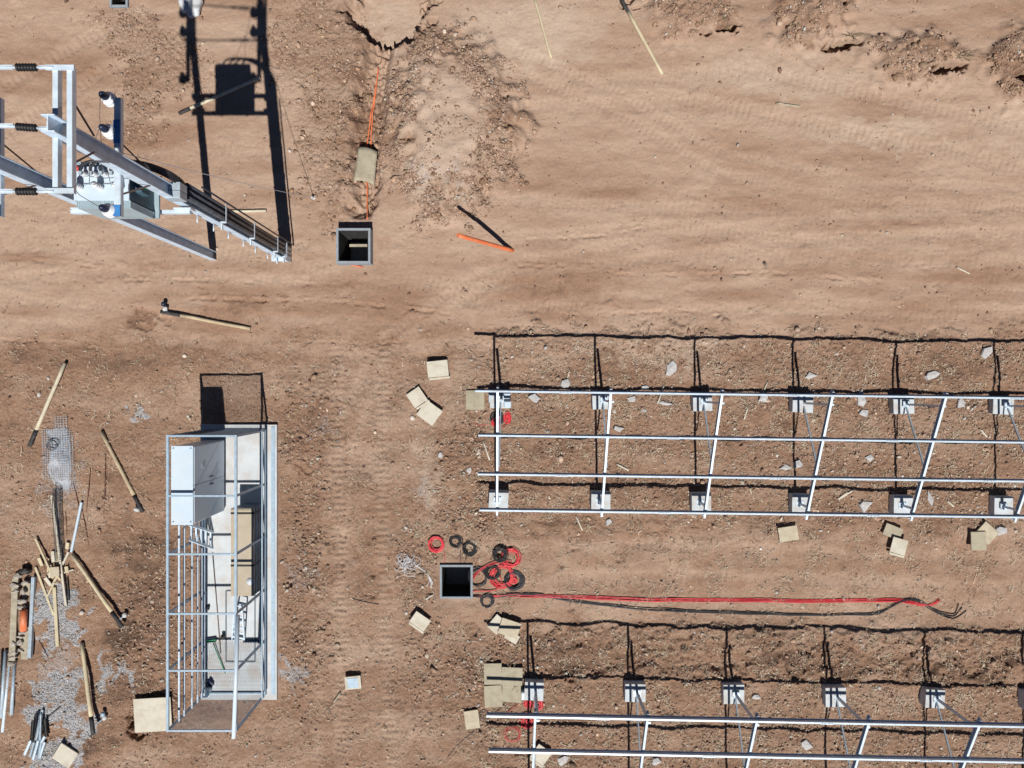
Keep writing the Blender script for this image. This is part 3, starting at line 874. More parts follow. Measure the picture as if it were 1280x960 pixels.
# ------------------------------------------------------------------ boards
def board(px, py, w, h, ang, label, mat='ply', z=.0, th=.035, batten=False, group='plywood pieces on the soil', name='plywood_board', frame=None):
    c = P(px, py); g0 = max(gz(c.x + dx, c.y + dy) for dx in (-.2, 0, .2) for dy in (-.2, 0, .2)) * .6 + z + .01
    c = P(px, py, g0); a = math.radians(ang); wm, hm = w / K, h / K
    tl = Matrix.Rotation(random.uniform(-.03, .03), 3, 'X') @ Matrix.Rotation(random.uniform(-.03, .03), 3, 'Y')
    if not batten and not frame:
        m = MB(); m.box((c.x, c.y, g0 + th / 2), (wm, hm, th), a, tl)
        return tag(m.build(name, M[mat], bevel=.004), label, 'board', group)
    t = thing(name, label, 'board', (c.x, c.y, g0), group)
    rz = Matrix.Rotation(a, 3, 'Z')
    m = MB(); m.box((c.x, c.y, g0 + th / 2 + (.05 if batten else 0)), (wm, hm, th), a, tl); m.build('panel', M[mat], t, bevel=.004)
    if batten:
        for s in (-1,):
            q = rz @ Vector((.02, s * (hm / 2 + .045), 0))
            m = MB(); m.box((c.x + q.x, c.y + q.y, g0 + .028), (wm, .055, .05), a, tl); m.build('batten', M['ply_pale'], t, bevel=.004)
    if frame:
        m = MB()
        m.box((c.x, c.y, g0 + th + .006), (wm * .66, hm * .74, .006), a, tl); m.build('metal_plate', M[frame], t)
    return t


board(547.5, 461, 26, 20, 6, 'pale square board with a batten edge nearest the dirt road, above the two overlapping boards', 'ply_pale', .07, .03, True)
board(521.5, 496.5, 19, 20, 34, 'pale board partly under another, left of the two overlapping boards', 'ply_pale', .03, .03, True)
board(537, 516, 24.5, 22.5, -36, 'pale board lying over its neighbour, right of the two overlapping boards', 'ply_pale', .07)
board(594, 500, 23, 24, 0, 'greenish weathered plywood square at the left end of the upper frame', 'ply_grey', .02)
board(616, 842, 22, 26, 1, 'weathered plywood square, upper left of the four laid edge to edge', 'ply_grey', .04)
board(640, 845, 26, 22, -2, 'weathered plywood square, upper right of the four laid edge to edge', 'ply_grey', .02)
board(616.5, 870, 22, 27, 3, 'weathered plywood square, lower left of the four laid edge to edge', 'ply_grey', .035)
board(640, 866.5, 25, 21, -4, 'weathered plywood square, lower right of the four laid edge to edge', 'ply_grey', .01)
board(590, 899, 18, 23, 8, 'small pale plywood board crossed by a black wire left of the lower frame', 'ply', .02)
board(676, 942, 20, 20, -35, 'pale battened board lying under the lower frame between its purlins', 'ply_pale', .03, .03, True)
board(621, 780, 16, 20, -40, 'pale board leaning out on the left of the small board heap below the black coil', 'ply_pale', .05)
board(637, 785, 25, 20, -18, 'pale board on top of the small board heap below the black coil', 'ply', .12)
board(640, 796, 17, 11, -30, 'thin pale board at the bottom of the small board heap', 'ply_pale', .03)
board(525.5, 775.5, 22, 16, -35, 'small pale board with a batten below the left corner of the chamber', 'ply_pale', .06, .03, True)
board(441.5, 853, 20, 16, 6, 'small pale board with a grey blue metal plate, alone on bare soil', 'ply_pale', .05, .035, False, frame='galv_blue')
board(985, 667, 24, 18, 9, 'square yellowish board lying alone below the middle of the upper frame', 'ply', .05)
board(1115.5, 664.5, 22, 15, -22, 'worn brown board under a bright one, right below the upper frame', 'ply_grey', .03)
board(1122, 682, 19, 19, -16, 'bright cream board with a batten, lower one of an overlapping pair', 'ply_pale', .06, .03, True)
board(1233, 666, 22, 20, -42, 'tilted plywood board under a square one at the far right below the frame', 'ply', .03)
board(1222.5, 676, 19, 23, 1, 'upright square board on top of a tilted one at the far right below the frame', 'ply_grey', .08)
board(82, 944, 25, 22, -32, 'pale square board lying on grey gravel at the lower left', 'ply_pale', .04)
board(191.5, 893, 46, 42, 3, 'big pale plywood board raised off the ground at the lower left corner of the cabin', 'ply_pale', .09, .035)
# sheet over the trench: a slightly arched panel
m = MB(); cs = [P(448, 184), P(472, 190), P(468, 231), P(442, 226)]
n_ = 8; vs = []; fs = []
for j in range(n_ + 1):
    for i in range(n_ + 1):
        u, v = i / n_, j / n_
        q = cs[0].lerp(cs[1], u).lerp(cs[3].lerp(cs[2], u), v)
        vs.append((q.x, q.y + .03 * math.sin(PI * u), .03 + .05 * math.sin(PI * u)))
for off, flip in ((0, 0),):
    for j in range(n_):
        for i in range(n_):
            fs.append((j * (n_ + 1) + i, (j + 1) * (n_ + 1) + i, (j + 1) * (n_ + 1) + i + 1, j * (n_ + 1) + i + 1))
m.add(vs, fs, True)
o = m.build('cover_sheet', M['ply_grey']); sd = o.modifiers.new('thickness', 'SOLIDIFY'); sd.thickness = .025
tag(o, 'slightly arched grey brown sheet laid across the trench over the orange conduits', 'sheet')


# ------------------------------------------------------------------ timber posts
def post(p, q, j, r, label, fit=None, dark='q', raise_end=0.0, mat='timber'):
    """pale shaft p..q with a tarred end beyond fraction j"""
    r *= .78
    a = G(*p, r); b = G(*q, r)
    mid = (a + b) / 2; gm = gz(mid.x, mid.y) + r
    if gm > mid.z: a.z += gm - mid.z; b.z += gm - mid.z
    b.z += raise_end
    t = thing('timber_post', label, 'timber post', (a.x, a.y, a.z - r), 'timber posts lying about the site')
    k = a.lerp(b, j); rs = random.Random(p[0])
    def wob(u): return Vector((rs.uniform(-1, 1), rs.uniform(-1, 1), 0)) * .004
    m = MB(); m.tube([a.lerp(k, i / 6) + wob(i) for i in range(7)], r, 12, r * 1.08); m.build('shaft', M[(mat, 'timber_b', 'timber_c')[int(p[0] + p[1]) % 3]], t)
    if j < 1:
        m = MB(); m.tube([k.lerp(b, i / 3) for i in range(4)], r * 1.12, 12, r * 1.16); m.build('tarred_end', M['tar'], t)
    if fit:
        c = G(fit[0], fit[1], .10); col = fit[2]
        m = MB(); m.bar(b.lerp(k, .4), c, .03, .03); m.build('bracket', M['galv_dull'], t)
        d = (c - b).normalized()
        m = MB(); m.lathe(c, [(.02, -.07), (.035, -.06), (.065, -.03), (.06, -.015), (.04, 0), (.065, .015), (.07, .035), (.04, .06), (.02, .09)], 14, (d.x, d.y, .5))
        m.build('insulator', M['concrete'], t)
        if col:
            m = MB(); e = c + Vector((-.02, .13, .05)); m.lathe(e, [(.02, -.06), (.055, -.05), (.06, .03), (.03, .06)], 12, (.2, 1, .3)); m.build('cap', M[col], t)
    return t


post((82.5, 454), (38.5, 557.5), .80, .062, 'yellow timber post with a short black end lying left of the mesh sheet')
post((127, 540), (178.5, 640), .79, .06, 'timber post with a black tip lying between the mesh sheet and the cabin', (171, 637, None))
post((91, 692), (156, 782), .79, .064, 'timber post reaching from the plank pile to a white insulator', (156, 769, None), raise_end=.1)
post((102, 804), (124.5, 912), .80, .064, 'timber post beside the gravel with a white and blue fitting at its black end', (131, 897, 'galv_blue'), raise_end=.3)
post((313, 411), (202, 389.5), .78, .058, 'pale timber post lying alone on the dirt road above the cabin', (206, 386, 'navy'), raise_end=.03)
post((325.5, 97), (224, 142), .86, .055, 'long timber post lying across the shadow of the transformer', None)
post((828, 93), (775, -4), .80, .058, 'long timber post sticking into a hole at the top edge of the photo', None)
post((689, 73), (667, -6), 1.0, .042, 'thin pale timber pole at the top edge of the photo with no black end')
post((333, 263.5), (220, 266), .80, .048, 'timber post lying behind the cable ducts of the right steel pole')

# ------------------------------------------------------------------ broken concrete
def chunk(px, py, w, h, ang, label, seed, mat='chunk', hz=.10):
    c = P(px, py); g0 = gz(c.x, c.y); rs = random.Random(seed); n = rs.choice((4, 5, 5, 6))
    a0 = math.radians(ang); vs = []; ring = []
    for k in range(n):
        a = 2 * PI * (k + rs.uniform(-.3, .3)) / n; r = rs.uniform(.75, 1.3)
        u, v = w / K / 2 * r * math.cos(a), h / K / 2 * r * math.sin(a)
        ring.append((u * math.cos(a0) - v * math.sin(a0), u * math.sin(a0) + v * math.cos(a0)))
    m = MB()
    for s, z in ((1.05, -.04), (1.0, hz * .55), (.92, hz * .8)):
        for (u, v) in ring:
            vs.append((c.x + u * s + rs.uniform(-.01, .01), c.y + v * s + rs.uniform(-.01, .01), g0 + z + (rs.uniform(-.02, .02) if z > 0 else 0)))
    fs = []
    for l in range(2):
        for k in range(n):
            fs.append((l * n + k, l * n + (k + 1) % n, (l + 1) * n + (k + 1) % n, (l + 1) * n + k))
    vs.append((c.x, c.y, g0 + hz * 1.05)); top = len(vs) - 1
    for k in range(n): fs.append((2 * n + k, 2 * n + (k + 1) % n, top))
    m.add(vs, fs)
    return tag(m.build('concrete_chunk', M[mat]), label, 'concrete chunk', 'broken concrete pieces on the soil')


CH = [(706, 479, 13, 11, 10, 'white concrete chunk above the top purlin between the first and second footings'),
      (667, 497, 12, 11, 0, 'rounded white concrete chunk just below the top purlin in the first bay'),
      (790, 499, 11, 9, -20, 'pale concrete chunk right of the second rear footing below the top purlin'),
      (772, 535, 15, 9, 10, 'flat pale concrete chunk touching the second purlin in the second bay'),
      (839, 459.5, 13, 21, -25, 'large slanting white concrete chunk in the second bay above the top purlin'),
      (806, 484, 12, 7, 0, 'pale concrete chunk half under the top purlin left of the third rear footing'),
      (831, 504, 20, 7, -4, 'long flat pale concrete piece below the top purlin left of the third footing'),
      (954, 497, 13, 16, -30, 'pale concrete chunk under the top purlin between the third and fourth footings'),
      (997, 581, 11, 10, 15, 'white concrete chunk at the third purlin below the fourth rear footing'),
      (980, 584, 14, 8, 0, 'crumbled pale concrete left of the white chunk at the third purlin'),
      (1164, 469, 22, 10, 6, 'wide white concrete chunk above the top purlin right of the fifth footing'),
      (1232, 440, 13, 16, -20, 'grey concrete chunk near the shadow of the top purlin at the far right'),
      (1076, 500, 9, 20, 10, 'narrow pale concrete piece under the top purlin left of the fifth footing'),
      (1079, 516, 12, 10, 30, 'pale concrete piece just below the narrow one left of the fifth footing'),
      (1200, 504, 11, 14, 0, 'pale concrete chunk in the fifth bay below the top purlin'),
      (1082, 631, 22, 16, 10, 'big grey boulder of concrete in the lowest bay left of the fifth front footing'),
      (1163, 625, 8, 20, 10, 'tall narrow concrete piece right of the fifth front footing'),
      (1087, 572, 9, 9, 0, 'small pale concrete piece between the second and third purlins below the fifth footing'),
      (1249, 662, 14, 14, 30, 'pale stone against the tilted board at the far right below the frame'),
      (551, 568, 7, 9, 0, 'small white concrete bit left of the upper frame on the dirt track'),
      (587, 587, 6, 8, 0, 'tiny white concrete bit at the left end of the third purlin'),
      (761, 652, 10, 9, 0, 'pale concrete bit right below the bottom purlin near the second footing'),
      (1006, 929, 16, 14, 0, 'pale concrete chunk in the lower frame between its third and fourth rafters'),
      (819, 951, 12, 11, 10, 'white concrete chunk at the bottom edge right of the second rafter of the lower frame'),
      (945, 871, 11, 6, 0, 'flat pale concrete bit right of the third footing of the lower frame'),
      (704, 950, 16, 10, 35, 'crumbled pale concrete at the bottom edge right of the first post of the lower frame'),
      (857, 468, 9, 6, 0, 'small grey concrete bit in the third bay above the top purlin near its post shadow')]
CH[-1] = (1013, 469, 14, 9, 0, 'flat grey concrete piece above the top purlin right of the fourth rear footing')
for i, (x, y, w, h, a, lab) in enumerate(CH):
    chunk(x, y, w, h, a, lab, 40 + i, hz=.035 + .0035 * min(w, h))


def stick(p, q, r, mat, label, group='loose sticks on the soil', name='stick', lift=0.0, lift2=None):
    a = G(*p, r + lift); b = G(*q, r + (lift if lift2 is None else lift2))
    m = MB(); n = 4; pts = []
    for i in range(n + 1):
        w = a.lerp(b, i / n); w.z = max(w.z, gz(w.x, w.y) + r * .8); pts.append(w)
    m.tube(pts, r, 7)
    return tag(m.build(name, M[mat]), label, 'stick', group)


for p, q, r, lab in [((604, 551), (612, 575), .025, 'straight white stick between the second and third purlins left of the first rafter'),
                     ((712, 463), (709, 474), .02, 'short white stick leaning on the chunk in the first bay'),
                     ((771, 580), (786, 588), .025, 'white stick beside the second rafter at the third purlin'),
                     ((720, 645), (728, 663), .022, 'white stick just below the bottom purlin in the first bay'),
                     ((935, 509), (930, 524), .022, 'short white stick in the third bay between the first and second purlins'),
                     ((937, 608), (939, 617), .02, 'tiny white stick in the third bay above the bottom purlin'),
                     ((1047, 624), (1060, 615), .022, 'white stick right of the fourth front footing'),
                     ((1069, 611), (1049, 624), .022, 'slanting white stick left of the grey concrete boulder'),
                     ((1184, 626), (1192, 633), .03, 'short thick white stick in the bottom bay at the far right'),
                     ((1224, 536), (1234, 546), .022, 'white stick touching the second purlin near the last rafter'),
                     ((830, 481), (822, 505), .02, 'thin white stick propped near the third rear footing'),
                     ((960, 476), (948, 504), .018, 'thin dark topped stick leaning over the top purlin in the third bay'),
                     ((532, 749), (542, 743), .025, 'short pinkish stick left of the cable chamber'),
                     ((417, 878), (426, 865), .022, 'brown stick beside the lone board with the metal plate'),
                     ((970, 129), (1000, 133), .025, 'thin grey stick on the bare ground in the upper right field'),
                     ((1196, 334), (1212, 342), .02, 'thin pale stick on the dirt road near the right edge'),
                     ((1157, 452), (1178, 447), .0, '')]:
    if r: stick(p, q, r, 'ply_pale' if 'brown' not in lab and 'grey stick' not in lab else 'timber_grey', lab)

# ------------------------------------------------------------------ cabin frame
ct = thing('cabin_frame', 'open blue grey steel cabin frame on a pale slab, left of the photo centre', 'cabin frame', tuple(P(300, 700)))
HC = 2.27
xl, xr = 258.5, 334.0
fy = [537.6, 604, 668.5, 734.5, 797.5, 864]
TB = .05
SL = .10
m = MB(); a = P(253, 873); b = P(347.5, 530.5)
m.box(((a.x + b.x) / 2, (a.y + b.y) / 2, (SL - .12) / 2), (b.x - a.x, b.y - a.y, SL + .12))
m.build('floor_slab', M['slab'], ct, bevel=.01)
L = lambda px, py, h: Vector(((px - 640) / K, (480 - py) / K, h))
m = MB()
for x in (xl, xr):
    m.bar(L(x, fy[0], SL + .03), L(x, fy[-1], SL + .03), TB, TB)
for y in (fy[0], fy[-1]):
    m.bar(L(xl, y, SL + .031), L(xr, y, SL + .031), TB - .003, TB - .003)
m.build('sill_rail', M['galv_blue'], ct)
for x in (xl, xr):
    for y in fy:
        m = MB(); m.bar(L(x, y, SL), L(x, y, HC - .03), TB, TB, (0, 1, 0)); m.build('upright', M['galv_blue'], ct)
for x in (xl, xr):
    m = MB(); m.bar(L(x, fy[0] - 1.1, HC), L(x, fy[-1] + 1.1, HC), TB + .01, TB); m.build('top_rail', M['galv_blue'], ct)
for y in fy:
    m = MB(); m.bar(L(xl + 1.2, y, HC + .002), L(xr - 1.2, y, HC + .002), TB - .006, TB - .006); m.build('roof_bar', M['galv_blue'], ct)
for h, y0 in ((1.78, 641), (1.50, 641), (1.05, 641), (.71, 641), (.46, 641), (.3, 641)):
    m = MB(); m.bar(L(xl + 2.6, y0, h), L(xl + 2.6, fy[-1], h), .04, .045); m.build('side_rail', M['galv'], ct)
for h in (.28, .5):
    m = MB(); m.bar(L(xr + 1.6, fy[0], h), L(xr + 1.6, fy[-1], h), .03, .045); m.build('side_rail', M['galv_blue'], ct)
m = MB(); m.box((L(343, 700, 0).x, L(343, 700, 0).y, SL + .012), (.10, 7.4, .02)); m.build('edge_strip', M['galv_blue'], ct)
for y, nm in ((fy[0] - .8, 'back'), (fy[-1] + .8, 'front')):
    m = MB(); w = .0046
    k = int((xr - xl) / K / .055)
    for i in range(1, k):
        x = xl + (xr - xl) * i / k
        m.bar(L(x, y, SL + .05), L(x, y, HC - .03), w, w, (0, 1, 0))
    for i in range(1, 38):
        h = SL + .05 + (HC - .1 - SL) * i / 38
        m.bar(L(xl + 1, y + .35, h), L(xr - 1, y + .35, h), w, w)
    m.build('wire_mesh', M['wiredark'], ct)

# cabinet inside
cb = thing('electrical_cabinet', 'tall white electrical cabinet standing inside the cabin frame against its left side', 'cabinet', tuple(L(271, 594, SL)))
m = MB(); x0, x1, y0, y1 = 259.8, 283.5, 549.5, 637; ht = 2.12
p = L((x0 + x1) / 2, (y0 + y1) / 2, (SL + .08 + ht) / 2)
m.box(p, ((x1 - x0) / K, (y1 - y0) / K, ht - SL - .08)); m.build('body', M['white_paint'], cb, bevel=.012)
m = MB(); m.box((p.x, p.y, SL + .04), ((x1 - x0) / K - .06, (y1 - y0) / K - .06, .08)); m.build('plinth', M['navy'], cb)
for k in range(2):
    ya, yb = (550.5, 592.9) if k == 0 else (593.7, 636)
    d = MB(); d.box((L(x1, 0, 0).x + .012, L(0, (ya + yb) / 2, 0).y, 1.16), (.022, (yb - ya) / K, 1.86)); dd = d.build('door', M['white_paint'], cb, bevel=.004)
    hd = MB(); hd.box((L(x1, 0, 0).x + .04, L(0, yb - 4 if k == 0 else ya + 4, 0).y, 1.1), (.03, .035, .18)); hd.build('handle', M['navy'], dd)
    if k == 0:
        v = MB()
        for i in range(3): v.box((L(x1, 0, 0).x + .027, L(0, 574, 0).y, 1.55 + .05 * i), (.008, .12, .02))
        v.build('vent', M['galv_dull'], dd)
m = MB(); m.box((p.x, p.y, ht + .012), ((x1 - x0) / K + .02, (y1 - y0) / K + .02, .022)); m.build('roof_cap', M['white_paint'], cb, bevel=.006)
for yy in (552, 634):
    for xx in (262, 281.5):
        e = MB(); e.lathe(L(xx, yy, ht + .02), [(.018, 0), (.022, .01), (.012, .03)], 8); e.build('lifting_eye', M['galv_dull'], cb)

# long crate with slatted sides
cr = thing('crate', 'long narrow crate with cardboard lid and dark slatted sides inside the cabin frame', 'crate', tuple(L(318, 681, SL)))
x0, x1, y0, y1, ht = 304.2, 331.0, 628.5, 733.5, .86
cxm, cym = (x0 + x1) / 2, (y0 + y1) / 2
for k in range(9):
    z = SL + .05 + k * .083
    m = MB(); m.box(L(cxm, cym, z + .02), ((x1 - x0) / K - .012 * (k % 2), (y1 - y0) / K - .01, .05)); m.build('panel_edge', M['galv_dull'] if k % 2 else M['navy'], cr)
m = MB(); m.box(L(cxm, cym, (SL + ht) / 2), ((x1 - x0) / K - .05, (y1 - y0) / K - .05, ht - SL - .03)); m.build('core', M['navy'], cr)
m = MB(); m.box(L(cxm, cym, ht), ((x1 - x0) / K + .01, (y1 - y0) / K, .03)); m.build('lid', M['card'], cr, bevel=.005)
for yy in (634.5, 697):
    m = MB(); m.box(L(cxm, yy, ht + .018), ((x1 - x0) / K + .02, .05, .006))
    m.box(L(x1 + .45, yy, ht / 2 + SL / 2), (.006, .05, ht - SL)); m.box(L(x0 - .45, yy, ht / 2 + SL / 2), (.006, .05, ht - SL)); m.build('strap', M['black'], cr)
m = MB(); m.lathe(L(327, 716, ht + .016), [(.10, 0), (.10, .005)], 16); m.build('sticker', M['offwhite'], cr)
m = MB(); m.box(L(cxm, y0 + 2.2, ht + .02), ((x1 - x0) / K, .05, .03)); m.build('end_lath', M['timber_grey'], cr)

# white pipe on the roof, ladders, broom, bucket, bits on the floor
m = MB(); m.tube([P(297.2, 769, HC + .06), P(295, 845, HC + .06), P(292, 922.5, HC + .06)], .05, 12)
tag(m.build('white_pipe', M['white_paint']), 'straight white pipe lying along the right roof rail of the cabin', 'pipe')


def ladder(pa, pb, pc, pd, nr, label):
    """rails pa-pb and pc-pd (world), nr rungs"""
    t = thing('ladder', label, 'ladder', tuple((Vector(pa) + Vector(pc)) / 2), 'ladders in the cabin')
    for p, q in ((pa, pb), (pc, pd)):
        m = MB(); m.bar(p, q, .03, .07); m.build('rail', M['galv'], t)
    for i in range(nr):
        f = (i + .5) / nr
        m = MB(); m.bar(Vector(pa).lerp(Vector(pb), f), Vector(pc).lerp(Vector(pd), f), .045, .03); m.build('rung', M['galv'], t)
    return t


z0 = SL + .02
ladder(L(292.5, 797, z0), L(305.5, 744, .65), L(308.0, 800, z0), L(313.5, 746, .65), 7, 'white aluminium ladder leaning against the end of the cardboard topped crate')
ladder(L(268, 684, z0), L(261, 662, 1.25), L(268.5, 664, z0), L(261, 645, 1.25), 5, 'short aluminium ladder leaning on the side rails just below the white cabinet')
m = MB(); m.tube([L(269.5, 800.5, z0 + .05), L(284, 839, z0 + .02)], .014, 8)
bt = thing('broom', 'green broom with a green handle lying on the cabin slab', 'broom', tuple(L(268, 798, z0)))
m.build('handle', M['green'], bt)
m = MB(); m.box(L(267.5, 798.5, z0 + .045), (.26, .07, .06), .15); m.build('brush_head', M['green'], bt, bevel=.01)
m = MB(); m.box(L(267.3, 796.5, z0 + .02), (.25, .06, .04), .15); m.build('bristles', M['navy'], bt)
m = MB(); m.tube([L(268, 690, z0), L(272.5, 745, z0), L(278, 815, z0)], .014, 7)  # dark rod added in place of a thin shadow line on the slab
tag(m.build('shadow_rod', M['brown_steel']), 'thin dark rod drawn for a shadow line on the cabin slab left of the crate', 'rod')
m = MB()
for (xa, ya, xb, yb) in ((284.5, 737, 284.5, 825.5), (320.5, 737, 320.5, 825.5)):
    m.bar(L(xa, ya, SL + .008), L(xb, yb, SL + .008), .03, .016)
for (xa, ya, xb, yb) in ((285, 737, 320, 737), (285, 825, 320, 825)):
    m.bar(L(xa, ya, SL + .008), L(xb, yb, SL + .008), .03, .013)
tag(m.build('floor_hatch_rim', M['wiredark']), 'thin dark rectangular rim lying on the cabin slab around the ladder', 'rim')
bk = thing('bucket', 'white bucket with dark cloth beside it at the lower left corner of the cabin slab', 'bucket', tuple(L(263, 859, SL)))
m = MB(); m.lathe(L(263, 860, SL), [(.09, 0), (.12, .24), (.13, .25), (.12, .25), (.11, .23), (.08, .03)], 16); m.build('pail', M['white_paint'], bk)
m = MB(); m.tube(ringpts(L(263, 860, SL), .125, SL + .26, 14, 0, 1, .5), .006, 5); m.build('handle', M['wiredark'], bk)
def blob(px, py, h0, s, name, mat, label, cat, seed=1):
    rs = np.random.default_rng(seed); c = L(px, py, h0); m = MB(); vs = []; nu, nv = 14, 7
    for j in range(nv + 1):
        th = PI * j / nv
        for i in range(nu):
            a = 2 * PI * i / nu; r = 1 + .18 * math.sin(3 * a + seed) * math.sin(th) + .12 * rs.standard_normal()
            vs.append((c.x + s[0] * r * math.sin(th) * math.cos(a), c.y + s[1] * r * math.sin(th) * math.sin(a), h0 + s[2] * (1 + math.cos(th) * (1 + .1 * math.sin(5 * a)))))
    fs = [(j * nu + i, j * nu + (i + 1) % nu, (j + 1) * nu + (i + 1) % nu, (j + 1) * nu + i) for j in range(nv) for i in range(nu)]
    m.add(vs, fs, False)
    return tag(m.build(name, mat), label, cat)
blob(266, 851, SL, (.09, .11, .05), 'cloth', M['navy'], 'crumpled dark blue cloth lying beside the white bucket in the cabin', 'cloth', 3)
blob(262.5, 757.5, SL, (.05, .07, .035), 'glove', M['black'], 'small crumpled black glove on the cabin slab near its left side', 'glove', 5)
m = MB(); m.box(L(282, 793, SL + .06), (.10, .10, .12), .1); m.tube([L(282, 793, SL + .12), L(282, 793, SL + .17)], .03, 10)
tag(m.build('black_tin', M['black'], bevel=.006), 'small black canister standing left of the leaning ladder', 'canister')
pw = thing('power_strip', 'dark row of blocks on the cabin slab right of the ladder foot', 'power strip', tuple(L(316, 800, SL)))
m = MB(); m.box(L(316, 799.5, SL + .03), (.42, .07, .05)); m.build('body', M['navy'], pw, bevel=.004)
for k in range(6):
    m = MB(); m.box(L(309 + k * 2.9, 799.5, SL + .062), (.035, .045, .012)); m.build('socket', M['galv_dull'], pw)

# ------------------------------------------------------------------ pole structure with transformer
PYc = 320.0
XA, XB = 266.8, 355.5
AX = (XA - 640) / K; BX = (XB - 640) / K; PYw = (480 - PYc) / K
ps = thing('pole_structure', 'two tall grey steel poles with crossarms and insulators carrying a transformer, upper left', 'pole structure', (AX / 2 + BX / 2, PYw, 0))
HP = 10.2


def ibeam(m, x, y, z0, z1, w, d, tf=.018, tw=.014):
    m.box((x, y + d / 2 - tf / 2, (z0 + z1) / 2), (w, tf, z1 - z0)); m.box((x, y - d / 2 + tf / 2, (z0 + z1) / 2), (w, tf, z1 - z0))
    m.box((x, y, (z0 + z1) / 2), (tw, d - 2 * tf, z1 - z0))


for x in (AX, BX):
    m = MB(); ibeam(m, x, PYw, -.5, HP, .185, .24); m.build('pole', M['pole_steel'], ps)
HA = 8.17
for x in (AX, BX):
    m = MB(); xx = x - .035
    m.bar((xx - .13, PYw - .80, HA), (xx - .13, PYw + 1.15, HA), .10, .012)
    m.bar((xx - .18, PYw - .80, HA - .05), (xx - .18, PYw + 1.15, HA - .05), .012, .085)
    m.bar((xx - .08, PYw - .80, HA - .05), (xx - .08, PYw + 1.15, HA - .05), .012, .085)
    arm = m.build('crossarm', M['galv'], ps)
    for f0, f1 in ((.40, .78), (-.80, -.62)):
        m = MB(); m.box((xx - .13, PYw + (f0 + f1) / 2, HA + .008), (.114, f1 - f0, .022)); m.build('blue_band', M['blue'], arm)  # saturated blue strips set over the crossarm top at two spots
    for dy in (-.70, .60, 1.13):
        ins = MB(); c = Vector((xx - .27, PYw + dy, HA - .12))
        ins.lathe(c, [(.05, 0), (.06, .03), (.115, .05), (.12, .07), (.07, .09), (.075, .11), (.115, .13), (.11, .15), (.06, .17), (.05, .20)], 18)
        io = ins.build('insulator', M['porcelain'], ps)
        cpm = MB(); cpm.lathe(c + Vector((-.005, 0, .19)), [(.055, 0), (.062, .02), (.062, .10), (.045, .14), (.02, .17)], 14)
        cpm.build('cap', M['navy'], io)
        m = MB(); m.bar((xx - .27, PYw + dy, HA - .10), (xx - .10, PYw + dy, HA - .09), .04, .02); m.build('bracket', M['galv'], io)
    for s in (-1, 1):
        m = MB(); m.bar((xx - .10, PYw + s * .42, HA - .08), (xx + .10, PYw + s * .12, HA - .62), .022, .022); m.build('knee_brace', M['brown_steel'], ps)
HD = 9.93
for x, nm in ((BX, 1), (AX, 0)):
    for dx in (-.065, .135):
        m = MB(); m.bar((x + dx, PYw - .88, HD), (x + dx, PYw + .88, HD), .075, .012)
        m.bar((x + dx - .032, PYw - .88, HD - .05), (x + dx - .032, PYw + .88, HD - .05), .012, .09)
        m.bar((x + dx + .032, PYw - .88, HD - .05), (x + dx + .032, PYw + .88, HD - .05), .012, .09)
        m.build('crossarm', M['galv'], ps)
    for s in (-1, 1):
        m = MB(); m.box((x + .015, PYw + s * .86, HD + .022), (.40, .07, .03)); m.build('end_plate', M['galv'], ps)
        m = MB(); m.bar((x + .12, PYw + s * .46, HD - .07), (x + .13, PYw + s * .12, HD - .60), .022, .022); m.build('knee_brace', M['brown_steel'], ps)
    m = MB(); m.box((x - .06, PYw, HD + .05), (.13, .16, .10)); m.build('clamp', M['galv'], ps)
for dy, s in ((.86, 0), (.02, 1), (-.87, 0)):
    z = HD + .03
    xa, xb = AX + .20, BX - .12
    drop = .10 if s else 0
    pa, pb = Vector((xa, PYw + dy + (.10 if s else 0), z)), Vector((xb, PYw + dy - (.02 if s else 0), z))
    i0 = pa.lerp(pb, .72); i1 = pa.lerp(pb, .87) 
    # spans are drawn taut between the two dead-end arms
    m = MB(); n = 7
    i0 = pb - (pb - pa).normalized() * .47; i1 = pb - (pb - pa).normalized() * .18
    ax = (i1 - i0); Ls = ax.length
    prof = []
    for k in range(n):
        b0 = Ls * k / n
        prof += [(.022, b0), (.052, b0 + Ls / n * .25), (.056, b0 + Ls / n * .5), (.022, b0 + Ls / n * .8)]
    m.lathe(i0, prof, 12, ax.normalized()); m.build('string_insulator', M['black'], ps)
    m = MB(); m.tube([i1, pb + Vector((.06, 0, 0))], .02, 8); m.box(i1.lerp(pb, .5), (.12, .05, .025)); m.build('clevis', M['galv'], ps)
    m = MB(); m.tube([pa, pa.lerp(i0, .5) + Vector((0, 0, -.01)), i0], .022, 8)
    m.box(i0 - ax.normalized() * .14, (.2, .06, .03)); m.build('conductor', M['galv'], ps)
# platform beams and hangers
for s in (-1, 1):
    m = MB(); y = PYw + s * .24
    m.bar((AX - .2, y, 6.10), (BX + .12, y, 6.10), .07, .10); m.build('platform_beam', M['galv'], ps)
m = MB()
for x in (-7.65, -6.95): m.bar((x, PYw - .36, 6.185), (x, PYw + .36, 6.185), .09, .07)
m.build('cross_bearer', M['galv'], ps)
for x in (AX, BX):
    m = MB(); m.box((x - .0, PYw - .19, 6.1), (.34, .03, .22)); m.box((x, PYw + .19, 6.1), (.34, .03, .22)); m.build('beam_clamp', M['galv'], ps)
